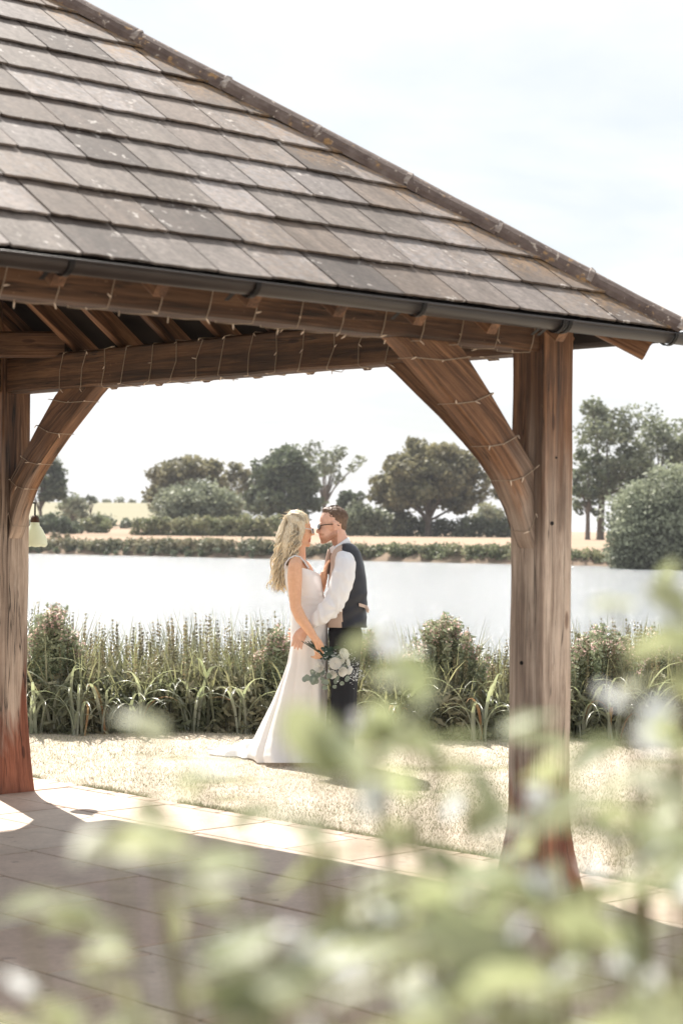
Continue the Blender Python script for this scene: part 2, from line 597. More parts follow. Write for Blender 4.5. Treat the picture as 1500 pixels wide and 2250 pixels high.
M_STRAP = leafy('strap_leaf', (0.25, 0.27, 0.21), (0.34, 0.34, 0.28), 4, 0.3, 0.28, (1.2, 1.3, 0.8))
M_WEED = leafy('weed_seed_heads', (0.34, 0.28, 0.17), (0.21, 0.20, 0.12), 6, 0.3, 0.6)
M_PINK = leafy('loosestrife_flowers', (0.80, 0.55, 0.54), (0.72, 0.58, 0.50), 8, 0.55, 0.6)
M_BROWNL = leafy('dead_leaf', (0.28, 0.13, 0.06), (0.36, 0.26, 0.14), 8, 0.3, 0.6)
M_FLEAF = leafy('shrub_leaf', (0.33, 0.355, 0.235), (0.21, 0.24, 0.15), 9, 0.45, 0.45, (1.1, 1.1, 0.9))
M_FSTEM = simple('shrub_stem', (0.12, 0.13, 0.06), (0.16, 0.12, 0.07), 20, 0.6)
M_PETAL = leafy('white_petal', (0.80, 0.83, 0.84), (0.72, 0.76, 0.78), 12, 0.35, 0.5, None, False)

# ------------------------------------------------------------------ thin summer haze
hm = bpy.data.materials.new('haze'); hm.use_nodes = True
hm.node_tree.nodes.clear()
ho = hm.node_tree.nodes.new('ShaderNodeOutputMaterial'); hv = hm.node_tree.nodes.new('ShaderNodeVolumePrincipled')
hv.inputs['Color'].default_value = (0.93, 0.95, 1.0, 1); hv.inputs['Density'].default_value = 0.00028; hv.inputs['Anisotropy'].default_value = 0.1
hm.node_tree.links.new(hv.outputs[0], ho.inputs['Volume'])
HX, HY0, HY1, HZ0, HZ1 = 3600, -30, 4700, -2.6, 16
hme = new_mesh('haze', [(x, y, z) for x in (-HX, HX) for y in (HY0, HY1) for z in (HZ0, HZ1)],
               [(0, 1, 3, 2), (4, 6, 7, 5), (0, 4, 5, 1), (2, 3, 7, 6), (0, 2, 6, 4), (1, 5, 7, 3)])
link('haze', hme, hm, kind='stuff')
scene.cycles.volume_bounces = 0

# ------------------------------------------------------------------ ground, lake
def sstep(a, b, x):
    t = np.clip((x - a) / (b - a), 0, 1)
    return t * t * (3 - 2 * t)


WATER_Z = -0.5


def shore(X):
    return 131 - 0.75 * X


def near_edge(X):
    return 17.2 - 0.05 * X + 0.25 * np.sin(X * 0.8)


def terrain(X, Y):
    ne = near_edge(X)
    fall = sstep(ne - 1.2, ne + 1.0, Y)
    sh = np.where(np.abs(X) < 400, shore(np.clip(X, -120, 60)), 200)
    rise = sstep(sh - 2.0, sh + 1.5, Y)
    z = -1.1 * fall * (1 - rise) + rise * 0.45
    z = z + rise * 0.5 * sstep(sh + 2, sh + 30, Y)
    px = 750 + FPX * X / np.maximum(Y, 1)
    left = 1 - sstep(330, 760, px)
    z = z + left * 5.6 * sstep(sh + 45, 420, Y)
    z = z - 1.0 * sstep(500, 2500, Y)
    rightl = sstep(60, 90, X) * fall * 1.5 * sstep(90, 50, Y)
    return z, fall, rise, left, sh


ys = np.concatenate([np.linspace(-12, 14, 40), np.linspace(14.3, 20, 24), np.linspace(22, 80, 16),
                     np.linspace(85, 240, 110), np.linspace(245, 520, 50), np.geomspace(540, 4500, 20)])
rows = []
nx = 90
G_V = []; zone = []; green = []
for y in ys:
    hw = max(30, y * 0.75)
    xs = np.linspace(-hw, hw, nx)
    z, fall, rise, left, sh = terrain(xs, np.full(nx, y))
    for i in range(nx):
        G_V.append((xs[i], y, z[i]))
        zn = 0.5 * fall[i] if rise[i] < 0.02 else 0.5 + 0.5 * rise[i]
        zone.append(zn)
        green.append(float(left[i] * sstep(250, 275, y) * 0.8 + 0.25 * sstep(600, 900, y)))
G_F = []
for j in range(len(ys) - 1):
    for i in range(nx - 1):
        a = j * nx + i
        G_F.append((a, a + 1, a + nx + 1, a + nx))
me = new_mesh('ground', G_V, G_F, True, {'zone': ('FLOAT', zone), 'green': ('FLOAT', green)})
link('ground', me, M_GROUND, kind='structure')
me = new_mesh('lake', [(-400, 15, WATER_Z), (400, 15, WATER_Z), (400, 420, WATER_Z), (-400, 420, WATER_Z)], [(0, 1, 2, 3)])
link('lake', me, M_WATER, kind='structure')

# ------------------------------------------------------------------ gazebo frame of reference
O = Vector((0.92, 9.0, 0))
Vd = Vector((-0.684, 0.7295, 0)).normalized()
Ud = Vector((-Vd.y, Vd.x, 0))          # (-.73,-.684)
ZZ = Vector((0, 0, 1))
SIDE = 4.4
OV = 0.42
PITCHR = R(36.6)


def G(u, v, z=0.0):
    return O + Ud * u + Vd * v + ZZ * z


# patio
def in_view(u, v, m=200):
    x, y = pix(G(u, v, 0))
    return -m < x < 1500 + m and 1600 < y < 2250 + m


PU0, PU1, PV0, PV1 = -0.5, 7.2, -6.0, 4.95
pb = MB()
c0 = G((PU0 + PU1) / 2, (PV0 + PV1) / 2, -0.02)
pb.box(c0, Ud, Vd, ZZ, (PU1 - PU0) / 2 - 0.005, (PV1 - PV0) / 2 - 0.005, 0.026)
patio = thing('patio', 'pale buff sandstone paved patio floor under the oak gazebo', 'patio', O)
child('joint_bed', pb.mesh('joint_bed'), M_JOINT, patio)
stuff = MB()


def slab(u0, u1, v0, v1, zt, rnd, name):
    gp = 0.0065
    u0 += gp; u1 -= gp; v0 += gp; v1 -= gp
    ch = 0.004
    V = []; Gv = []
    for (e, z) in ((0, -0.02), (0, zt - ch), (ch, zt)):
        for (a, b) in ((u0 + e, v0 + e), (u1 - e, v0 + e), (u1 - e, v1 - e), (u0 + e, v1 - e)):
            dz = 0
            V.append(G(a, b, z)); Gv.append((a, b, z))
    Fc = []
    for l in (0, 4):
        for k in range(4):
            Fc.append((l + k, l + (k + 1) % 4, l + 4 + (k + 1) % 4, l + 4 + k))
    Fc.append((8, 9, 10, 11))
    Fc = [tuple(reversed(f)) for f in Fc]
    if in_view((u0 + u1) / 2, (v0 + v1) / 2):
        mb = MB(); mb.add(V, Fc, Gv, rnd)
        child(name, mb.mesh(name), M_STONE, patio)
    else:
        stuff.add(V, Fc, Gv, rnd)


# border of narrow setts, then coursed slabs
v = PV0
while v < PV1 - 0.05:
    l = 0.21
    slab(PU0, PU0 + 0.1, v, min(v + l, PV1), 0.012, random.choice([0.55, 0.6, 0.65]), 'border_sett')
    v += l
ucur = PU0 + 0.1
rowsu = [0.13, 0.66]
ucuts = [PU0 + 0.1, 0.13, 0.66]
while ucuts[-1] < PU1 - 0.4:
    ucuts.append(ucuts[-1] + 0.5)
ucuts.append(PU1)
for a, b in zip(ucuts[:-1], ucuts[1:]):
    v = PV0 - random.random() * 0.5
    while v < PV1 - 0.02:
        l = random.choice([0.5, 0.62, 0.75, 0.9, 0.9])
        v2 = v + l
        if PV1 - v2 < 0.3: v2 = PV1
        if v2 > PV0 + 0.1:
            slab(a, b, max(v, PV0), v2, 0.010 + random.random() * 0.004, random.random(), 'paving_slab')
        v = v2
if stuff.V:
    child('distant_paving', stuff.mesh('distant_paving'), M_STONE, patio, 'stuff')

# ------------------------------------------------------------------ gazebo
gaz = thing('gazebo', 'open oak framed gazebo with a hipped slate roof and dark gutter over the patio', 'gazebo', O)
ZB = 2.485; BH = 0.215; BW = 0.15
corners = [(0, 0), (SIDE, 0), (SIDE, SIDE), (0, SIDE)]


def post(u, v, big):
    mb = MB()
    w = 0.205
    def sc(f):
        z = f * 2.72
        if z < big:
            t = 1 - z / big
            k = 1 + 0.55 * t ** 1.3 if big < 0.5 else 1 + 0.42 * t ** 1.5
            return (k, k)
        return (1, 1)
    mb.timber(G(u, v, -0.01), G(u, v, 2.70), w, w, Ud, seg=26, ch=0.010, jit=0.006, scale=sc)
    return child('post', mb.mesh('post'), M_WOOD, gaz)


posts = [post(0, 0, 0.38), post(SIDE, 0, 0.5), post(SIDE, SIDE, 0.5), post(0, SIDE, 0.62)]
# peg holes and knots on the near post
for (du, dv, z, r) in ((0.045, -0.104, 1.70, 0.009), (0.02, -0.104, 2.0, 0.005), (0.104, 0.02, 1.06, 0.010)):
    mb = MB()
    n = Ud if abs(du) > 0.1 else -Vd
    c = G(du, dv, z)
    mb.tube([c - n * 0.01, c + n * 0.0025], [r, r], 12)
    child('peg_hole', mb.mesh('peg_hole'), M_BRACKET, posts[0])


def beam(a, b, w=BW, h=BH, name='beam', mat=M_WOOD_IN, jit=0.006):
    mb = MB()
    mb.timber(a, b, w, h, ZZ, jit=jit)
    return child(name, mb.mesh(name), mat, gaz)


zc_ = ZB + BH / 2
e = 0.10
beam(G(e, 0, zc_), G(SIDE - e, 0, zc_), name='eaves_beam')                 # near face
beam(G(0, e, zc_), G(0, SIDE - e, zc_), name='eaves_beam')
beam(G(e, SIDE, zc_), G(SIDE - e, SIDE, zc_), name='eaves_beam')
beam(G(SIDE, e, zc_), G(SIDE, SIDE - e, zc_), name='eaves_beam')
for (cu, cv), (su, sv) in zip(corners, ((1, 1), (-1, 1), (-1, -1), (1, -1))):
    d = 0.62
    beam(G(cu + su * d, cv, ZB + BH + 0.055), G(cu, cv + sv * d, ZB + BH + 0.055), 0.12, 0.15, 'angle_tie')

INTR = [(0.105, 1.585), (0.13, 1.62), (0.20, 1.77), (0.2865, 1.907), (0.37, 2.0), (0.4665, 2.085), (0.62, 2.21), (0.784, 2.33), (0.93, 2.44), (1.0, ZB)]
EXTR = [(0.101, 1.60), (0.101, 1.70), (0.101, 1.85), (0.103, 1.96), (0.18, 2.04), (0.275, 2.145), (0.385, 2.265), (0.49, 2.37), (0.57, 2.45), (0.62, ZB)]


def brace(base, d, nrm, th=0.10):
    mb = MB(); V = []; Gv = []
    off = random.random() * 10
    n = len(INTR); L = 0
    ch = 0.010
    for i in range(n):
        (a, za), (b, zb) = INTR[i], EXTR[i]
        if i: L += math.hypot(a - INTR[i - 1][0], za - INTR[i - 1][1])
        wd = math.hypot(b - a, zb - za) + 1e-6
        k = min(ch / wd, 0.4)
        for (s_, t) in ((0, -th / 2 + ch), (0, th / 2 - ch), (k, th / 2), (1 - k, th / 2), (1, th / 2 - ch), (1, -th / 2 + ch), (1 - k, -th / 2), (k, -th / 2)):
            x = a + (b - a) * s_; z = za + (zb - za) * s_
            V.append(base + d * x + nrm * t + ZZ * z)
            Gv.append((L + off, s_ * wd, t))
    Fc = []
    for i in range(n - 1):
        for k in range(8):
            a0 = i * 8 + k; a1 = i * 8 + (k + 1) % 8
            Fc.append((a0, a1, a1 + 8, a0 + 8))
    Fc.append(tuple(range(7, -1, -1))); Fc.append(tuple((n - 1) * 8 + k for k in range(8)))
    mb.add(V, Fc, Gv)
    me = mb.mesh('brace')
    bm = bmesh.new(); bm.from_mesh(me); bmesh.ops.recalc_face_normals(bm, faces=bm.faces); bm.to_mesh(me); bm.free()
    return child('brace', me, M_BRACE, gaz)


for (cu, cv), (su, sv) in zip(corners, ((1, 1), (-1, 1), (-1, -1), (1, -1))):
    b = G(cu, cv, 0)
    brace(b, Ud * su, Vd)
    brace(b, Vd * sv, Ud)

# roof planes: eave line starts at corner, runs along e, slopes up inward along s
WID = SIDE + 2 * OV
ZE = 2.59                          # height of the roof plane at the eave
cp, sp_ = math.cos(PITCHR), math.sin(PITCHR)
faces = [(G(-OV, -OV, ZE), Ud, Vd), (G(-OV, SIDE + OV, ZE), -Vd, Ud), (G(SIDE + OV, -OV, ZE), Vd, -Ud), (G(SIDE + OV, SIDE + OV, ZE), -Ud, -Vd)]
SL = (WID / 2) / cp


def clip_poly(P, a, b, c):
    """keep a*x+b*y+c >= 0"""
    outp = []
    for i in range(len(P)):
        p, q = P[i], P[(i + 1) % len(P)]
        fp = a * p[0] + b * p[1] + c; fq = a * q[0] + b * q[1] + c
        if fp >= 0: outp.append(p)
        if (fp >= 0) != (fq >= 0):
            t = fp / (fp - fq)
            outp.append((p[0] + (q[0] - p[0]) * t, p[1] + (q[1] - p[1]) * t))
    return outp


EXPO = 0.268
for fi, (o, ed, ind) in enumerate(faces):
    sd = ind * cp + ZZ * sp_                     # up the slope
    nd = ed.cross(sd)
    if nd.z < 0: nd = -nd
    # deck
    mb = MB()
    A, B_, T = o, o + ed * WID, o + ed * WID / 2 + sd * SL
    dn = nd * 0.012
    mb.add([A - dn, B_ - dn, T - dn, A - nd * 0.03, B_ - nd * 0.03, T - nd * 0.03],
           [(0, 1, 2), (5, 4, 3), (0, 3, 4, 1), (1, 4, 5, 2), (2, 5, 3, 0)])
    child('roof_lining', mb.mesh('roof_lining'), M_DECK, gaz)
    single = fi in (0, 1)
    st = MB(); st_org = []
    k = 0
    s0 = -0.035
    while s0 < SL - 0.05:
        a = -0.3 * random.random() - (0.15 if k % 2 else 0)
        Lt = EXPO * 1.85
        while a < WID:
            w = random.choice([0.26, 0.29, 0.31, 0.33, 0.36])
            sj = s0 + random.uniform(-0.004, 0.004)
            tail = 0.0
            P = [(a + 0.003, sj + random.uniform(0, 0.006)), (a + 0.02, sj)] + [(a + w * f_, sj + random.uniform(-0.005, 0.006)) for f_ in (0.2, 0.32, 0.45, 0.58, 0.7, 0.84)] + [(a + w - 0.018, sj), (a + w - 0.004, sj + random.uniform(0, 0.008)), (a + w - 0.004, sj + Lt), (a + 0.004, sj + Lt)]
            P = clip_poly(P, 1, -cp, 0.0)
            P = clip_poly(P, -1, -cp, WID)
            if len(P) >= 3:
                ar = abs(sum(P[i][0] * P[(i + 1) % len(P)][1] - P[(i + 1) % len(P)][0] * P[i][1] for i in range(len(P)))) / 2
            else:
                ar = 0
            if ar > 0.0015:
                V = []; Gv = []; org = []
                th = 0.009
                rr = random.random(); wob = random.uniform(-0.002, 0.003)
                gx = random.random() * 30
                for lev in (0, 1):
                    for (x, y) in P:
                        lift = 0.030 - 0.030 * (y - sj) / Lt       # tail rides on the course below
                        V.append(o + ed * x + sd * y + nd * (lift + lev * th + wob * (x - a) / w))
                        Gv.append((x - a + gx, y - sj + gx, lev))
                        dh = min(x - cp * y, WID - x - cp * y)
                        org.append(max(0.0, 1 - max(dh, 0) / 0.22) * 0.9 + (0.10 if rr > 0.8 else 0.0))
                n = len(P)
                Fc = [tuple(range(n, 2 * n)), tuple(range(n - 1, -1, -1))] + [(i, (i + 1) % n, n + (i + 1) % n, n + i) for i in range(n)]
                if ed.cross(sd).z < 0: Fc = [tuple(reversed(f)) for f in Fc]
                if single:
                    m1 = MB(); m1.add(V, Fc, Gv, rr)
                    me = m1.mesh('slate')
                    at = me.attributes.new('org', 'FLOAT', 'POINT'); at.data.foreach_set('value', org)
                    child('slate', me, M_SLATE, gaz)
                else:
                    st.add(V, Fc, Gv, rr); st_org += org
            a += w
        s0 += EXPO; k += 1
    if not single:
        me = st.mesh('slate_covering')
        at = me.attributes.new('org', 'FLOAT', 'POINT'); at.data.foreach_set('value', st_org)
        child('slate_covering', me, M_SLATE, gaz, 'stuff')
    # rafters
    x = 0.22
    while x < WID - 0.1:
        top = min(x, WID - x)
        if top > 0.5:
            a0 = o + ed * x + ind * 0.03 + ZZ * (0.03 * math.tan(PITCHR)) - nd * 0.082
            s1 = top / cp - 0.06
            b0 = o + ed * x + sd * s1 - nd * 0.082
            mb = MB(); mb.timber(a0, b0, 0.055, 0.11, nd, seg=6, ch=0.003, jit=0.001)
            child('rafter', mb.mesh('rafter'), M_RAFT, gaz)
        x += 0.445
    # gutter: half-round trough just below the eave
    gr = 0.043
    gz_ = 0.022 if fi == 0 else 0.003
    ga = o - ind * 0.034 - ZZ * gz_ - ed * 0.04; gb = o + ed * (WID + 0.04) - ind * 0.034 - ZZ * gz_
    V = []; NS = 14
    for p in (ga, gb):
        for rr_ in (gr, gr - 0.004):
            for k2 in range(NS + 1):
                th = PI + PI * k2 / NS
                V.append(p + ind * (math.cos(th) * rr_) + ZZ * (math.sin(th) * rr_))
    n1 = NS + 1; Fc = []
    for k2 in range(NS):
        Fc.append((k2, k2 + 1, 2 * n1 + k2 + 1, 2 * n1 + k2))
        Fc.append((n1 + k2 + 1, n1 + k2, 3 * n1 + k2, 3 * n1 + k2 + 1))
        for q in (0, 2 * n1):
            Fc.append((q + k2, q + k2 + 1, q + n1 + k2 + 1, q + n1 + k2))
    Fc.append((0, n1, 3 * n1, 2 * n1)); Fc.append((NS, n1 + NS, 3 * n1 + NS, 2 * n1 + NS))
    mb = MB(); mb.add(V, Fc)
    # rolled front bead
    mb.tube([ga - ind * gr, gb - ind * gr], 0.006, 8)
    me = mb.mesh('gutter', True)
    bm = bmesh.new(); bm.from_mesh(me); bmesh.ops.recalc_face_normals(bm, faces=bm.faces); bm.to_mesh(me); bm.free()
    gut = child('gutter', me, M_GUTTER, gaz)
    for x in (0.12, 0.86, 0.90, 1.75, 2.62, 3.45, 4.3, 5.1):
        mb = MB(); c = ga + ed * x
        pts = [c + ind * (math.cos(PI + PI * q / 10) * (gr + 0.005)) + ZZ * (math.sin(PI + PI * q / 10) * (gr + 0.005)) for q in range(11)]
        pts.append(c + ind * 0.13 + ZZ * 0.0 - ZZ * 0.05)
        V = []
        for p in pts:
            for (w_, r_) in ((-0.011, 0), (0.011, 0), (0.011, 0.006), (-0.011, 0.006)):
                V.append(p + ed * w_ + (p - c).normalized() * r_)
        Fc = []
        for q in range(len(pts) - 1):
            for z_ in range(4):
                Fc.append((q * 4 + z_, q * 4 + (z_ + 1) % 4, q * 4 + 4 + (z_ + 1) % 4, q * 4 + 4 + z_))
        Fc.append((3, 2, 1, 0)); Fc.append(tuple(len(V) - 4 + z_ for z_ in range(4)))
        mb.add(V, Fc)
        child('gutter_bracket', mb.mesh('gutter_bracket'), M_BRACKET, gut)

# hip rafters, hip tiles
apex = G(SIDE / 2, SIDE / 2, ZE + (WID / 2) * math.tan(PITCHR))
for (cu, cv), (su, sv) in zip(corners, ((-1, -1), (1, -1), (1, 1), (-1, 1))):
    cpt = G(cu + su * OV, cv + sv * OV, ZE)
    ax = (apex - cpt); L = ax.length; ax.normalize()
    sdv = ax.cross(ZZ).normalized(); upv = sdv.cross(ax)
    mb = MB(); mb.timber(cpt - upv * 0.11 + ax * 0.06, apex - upv * 0.13, 0.07, 0.14, upv, jit=0.002)
    child('hip_rafter', mb.mesh('hip_rafter'), M_RAFT, gaz)
    s0 = -0.02; i = 0
    while s0 < L - 0.1:
        l = 0.475
        mb = MB(); V = []; rr0 = 0.082
        segs = 9
        js = random.uniform(-0.004, 0.004); tw = random.uniform(-0.006, 0.006)
        prof = [(0.0, 0.000), (0.02, 0.004), (0.5, 0.0), (0.96, 0.0), (1.0, -0.004)]
        for (f, e2) in prof:
            for r_ in (rr0, rr0 - 0.014):
                for q in range(segs + 1):
                    th = R(-12) + R(204) * q / segs
                    jj = 0.003 * noise.noise(Vector((s0 * 9 + f * 4, q * 0.7, cu)))
                    V.append(cpt + ax * (s0 + f * l) + sdv * (math.cos(th) * (r_ + e2 + jj) + js) + upv * (math.sin(th) * (r_ + e2 + jj) * 0.80 + 0.010 + tw * f))
        n1 = segs + 1; Fc = []
        for j in range(len(prof) - 1):
            for q in range(segs):
                a0 = j * 2 * n1 + q
                Fc.append((a0, a0 + 1, a0 + 2 * n1 + 1, a0 + 2 * n1))
                a1 = a0 + n1
                Fc.append((a1 + 1, a1, a1 + 2 * n1, a1 + 2 * n1 + 1))
            Fc.append((j * 2 * n1, j * 2 * n1 + 2 * n1, j * 2 * n1 + 3 * n1, j * 2 * n1 + n1))
            a0 = j * 2 * n1 + segs
            Fc.append((a0, a0 + n1, a0 + 3 * n1, a0 + 2 * n1))
        for j in (0, len(prof) - 1):
            for q in range(segs):
                a0 = j * 2 * n1 + q
                Fc.append((a0, a0 + 1, a0 + 1 + n1, a0 + n1))
        mb.add(V, Fc)
        me = mb.mesh('hip_tile', False)
        bm = bmesh.new(); bm.from_mesh(me); bmesh.ops.recalc_face_normals(bm, faces=bm.faces); bm.to_mesh(me); bm.free()
        ht = child('hip_tile', me, M_HIP, gaz)
        # mortar collar at the joint, lumpy
        mb = MB(); V = []; n2 = 12
        for (f, r_) in ((-0.016, rr0 - 0.004), (-0.010, rr0 + 0.003), (0.010, rr0 + 0.003), (0.018, rr0 - 0.004)):
            for q in range(n2 + 1):
                th = PI * q / n2
                jj = 0.011 * max(-0.5, noise.noise(Vector((s0 * 13 + f * 60, q * 0.9, 3.1))))
                V.append(cpt + ax * (s0 + f) + sdv * (math.cos(th) * (r_ + jj)) + upv * (math.sin(th) * (r_ + jj) * 0.80 + 0.012))
        Fc = [(j * (n2 + 1) + q, j * (n2 + 1) + q + 1, (j + 1) * (n2 + 1) + q + 1, (j + 1) * (n2 + 1) + q) for j in range(3) for q in range(n2)]
        mb.add(V, Fc)
        child('mortar_joint', mb.mesh('mortar_joint'), M_MORTAR, ht)
        s0 += l; i += 1

# ------------------------------------------------------------------ string lights
def string_light(label, paths, base):
    t = thing('string_lights', label, 'string lights', base, 'string lights wrapped round the gazebo timbers')
    for pts in paths:
        mb = MB(); mb.tube(pts, 0.0024, 5)
        child('cable', mb.mesh('cable'), M_CABLE, t)
    return t


def bulbs(t, pts, every):
    acc = 0
    for i in range(1, len(pts)):
        acc += (pts[i] - pts[i - 1]).length
        if acc > every:
            acc = 0
            d = Vector((random.uniform(-1, 1), random.uniform(-1, 1), random.uniform(-1.2, 0.4))).normalized()
            mb = MB(); mb.tube([pts[i], pts[i] + d * 0.010, pts[i] + d * 0.026], [0.0024, 0.003, 0.0015], 6)
            child('bulb', mb.mesh('bulb'), M_BULB, t)


def wrap(a, b, hw, hz, turns, upv=ZZ, out_=None):
    """rectangular helix around a beam a..b"""
    a = Vector(a); b = Vector(b); t = (b - a).normalized(); s_ = t.cross(upv).normalized(); up2 = s_.cross(t)
    pts = []
    sec = [(-hw, -hz), (hw, -hz), (hw, hz), (-hw, hz)]
    for k in range(turns * 4 + 1):
        f = k / (turns * 4)
        x, y = sec[k % 4]
        x2, y2 = sec[(k + 1) % 4]
        for g in (0.04, 0.5, 0.96):
            ff = min(1, f + g / (turns * 4))
            j = random.uniform(-0.004, 0.004)
            bul = 0.004 if g == 0.5 else 0
            px_ = x + (x2 - x) * g; py_ = y + (y2 - y) * g
            pts.append(a + (b - a) * ff + s_ * (px_ * (1.0 + bul * 3)) + up2 * (py_ + j) + t * random.uniform(-0.03, 0.03))
    return pts


p1 = wrap(G(0, SIDE - 0.6, zc_), G(0, 0.35, zc_), BW / 2 + 0.006, BH / 2 + 0.006, 16)
t = string_light('string of small bulbs wrapped round the rear eaves beam of the gazebo', [p1], G(0, SIDE / 2, ZB))
bulbs(t, p1, 0.13)
# near beam: a line looping under the beam
p2 = []
x = 0.15
while x < SIDE:
    p2 += [G(x, -BW / 2 - 0.008, ZB + 0.10), G(x + 0.02, -BW / 2 - 0.012, ZB + 0.03), G(x + 0.03, -BW / 2 - 0.004, ZB - 0.012),
           G(x + 0.08, -0.02, ZB - 0.014), G(x + 0.13, 0.03, ZB - 0.008), G(x + 0.2, -BW / 2 - 0.006, ZB + 0.15 * random.uniform(0.8, 1.1))]
    x += 0.235
t = string_light('string of small bulbs looped under the eaves beam behind the gutter', [p2], G(SIDE / 2, 0, ZB))
bulbs(t, p2, 0.12)


def brace_wrap(base, d, nrm, n0=1.0, cnt=5):
    outp = []
    for k in range(cnt):
        f = (k + 0.8) / cnt * (len(INTR) - 2)
        i = int(f); fr = f - i
        def L2(A): return (A[i][0] + (A[i + 1][0] - A[i][0]) * fr, A[i][1] + (A[i + 1][1] - A[i][1]) * fr)
        (a, za), (b, zb) = L2(INTR), L2(EXTR)
        i2 = max(0, i - 1)
        b -= 0.0; sag = 0.06
        pts = [base + d * a + nrm * 0.056 + ZZ * za, base + d * a - nrm * 0.056 + ZZ * (za + 0.0)]
        mid = base + d * ((a + b) / 2) - nrm * 0.056 + ZZ * ((za + zb) / 2 - sag * 0.2)
        pts.append(base + d * (a - 0.004) - nrm * 0.056 + ZZ * (za - 0.002))
        pts.append(mid)
        pts.append(base + d * b - nrm * 0.056 + ZZ * (zb + 0.004))
        pts.append(base + d * b + nrm * 0.056 + ZZ * (zb + 0.004))
        outp.append(pts)
    return outp


bw = brace_wrap(G(0, 0), Ud, Vd)
t = string_light('string of small bulbs wound round the curved brace of the right hand post', bw, G(0.4, 0, 2.1))
for q in bw: bulbs(t, q, 0.05)
bw = brace_wrap(G(0, SIDE), -Vd, -Ud)
t = string_light('string of small bulbs wound round the curved brace of the left hand post', bw, G(0, SIDE - 0.4, 2.1))
for q in bw: bulbs(t, q, 0.05)

# ------------------------------------------------------------------ lantern behind the left post
lc = W(77, 1174, 12.45)
lan = thing('hanging_lantern', 'pale green ribbed bell lantern hanging behind the left hand post', 'lantern', lc)
M_LAN = leafy('lantern_shade', (0.74, 0.76, 0.66), (0.78, 0.8, 0.7), 8, 0.35, 0.4, (1.0, 1.05, 0.9), False)
V = []; Fc = []; n = 28; prof = [(0.028, 0.078), (0.030, 0.062)]
for k in range(13):
    f = k / 12
    r_ = 0.032 + 0.048 * math.sin(min(1, f * 1.1) * PI / 2)
    prof.append((r_ + (0.002 if k % 2 else -0.001), 0.056 - f * 0.125))
prof.append((0.07, -0.078))
for (r_, z_) in prof:
    for k in range(n):
        a = 2 * PI * k / n
        V.append(lc + Vector((math.cos(a) * r_, math.sin(a) * r_, z_ + (0.004 * math.cos(a * 7) if z_ < -0.06 else 0))))
for j in range(len(prof) - 1):
    for k in range(n):
        Fc.append((j * n + k, j * n + (k + 1) % n, (j + 1) * n + (k + 1) % n, (j + 1) * n + k))
child('lantern_shade', new_mesh('lantern_shade', V, Fc, True), M_LAN, lan)
mb = MB(); mb.tube([lc + ZZ * 0.076, lc + ZZ * 0.10, lc + ZZ * 0.12], [0.03, 0.026, 0.018], 14)
child('cap', mb.mesh('cap', True), M_WOOD_IN, lan)
pc = G(0, SIDE, 0)
hook = Vector((lc.x, lc.y, lc.z + 0.2))
mb = MB(); mb.tube([lc + ZZ * 0.115, hook, hook + (Vector((pc.x, pc.y, hook.z)) - hook) * 0.6], 0.006, 6)
child('hook_bracket', mb.mesh('hook_bracket'), M_BRACKET, lan)

# ------------------------------------------------------------------ foliage generators
def leaf_quads(P, size, rndv, up=0.3, aspect=1.6):
    """P: (n,3) centres -> quads in random orientation; returns verts, rnd"""
    n = len(P)
    a = rng.normal(size=(n, 3)); a[:, 2] *= 0.7
    a /= np.linalg.norm(a, axis=1)[:, None]
    b = rng.normal(size=(n, 3)); b -= a * (a * b).sum(1)[:, None]
    b /= np.linalg.norm(b, axis=1)[:, None]
    s = size * rng.uniform(0.6, 1.4, size=(n, 1))
    A = a * s * aspect * 0.5; B = b * s * 0.5
    V = np.stack([P - A, P + B * 0.9 - A * 0.1, P + A, P - B * 0.9 - A * 0.1], 1).reshape(-1, 3)
    return V, np.repeat(rndv, 4)


def clumps(env, k, cr, seedv=0, low=0.0):
    """k clump centres inside an ellipsoid envelope (cx,cy,cz,rx,ry,rz), biased to its surface"""
    cx, cy, cz, rx, ry, rz = env
    pts = []
    while len(pts) < k:
        d = rng.normal(size=3); d /= np.linalg.norm(d)
        if d[2] < -0.75 + low: continue
        r = rng.uniform(0.45, 1.0) ** 0.55
        lump = 0.86 + 0.28 * noise.noise(Vector((d[0] * 1.7 + seedv, d[1] * 1.7, d[2] * 1.7)))
        pts.append((cx + d[0] * rx * r * lump, cy + d[1] * ry * r * lump, cz + d[2] * rz * r * lump, cr * rng.uniform(0.7, 1.35)))
    return pts


def crown_mesh(name, cl, per, leaf, flat=0.75):
    P = []; Rn = []
    for (x, y, z, r) in cl:
        n = int(per * (r ** 2) * rng.uniform(0.8, 1.2)) + 8
        d = rng.normal(size=(n, 3)); d /= np.linalg.norm(d, axis=1)[:, None]
        rad = r * rng.uniform(0.35, 1.05, size=(n, 1)) ** 0.6
        # ragged edge
        p = d * rad * (1 + 0.25 * rng.normal(size=(n, 1)) * 0.6)
        p[:, 2] *= flat
        P.append(p + np.array([x, y, z]))
        Rn.append(np.clip(rng.normal(0.5 + rng.uniform(-0.34, 0.34), 0.16, size=n), 0, 1))
    P = np.concatenate(P); Rn = np.concatenate(Rn)
    V, rr = leaf_quads(P, leaf, Rn)
    return quads_mesh(name, V, 4, {'rnd': ('FLOAT', rr)})


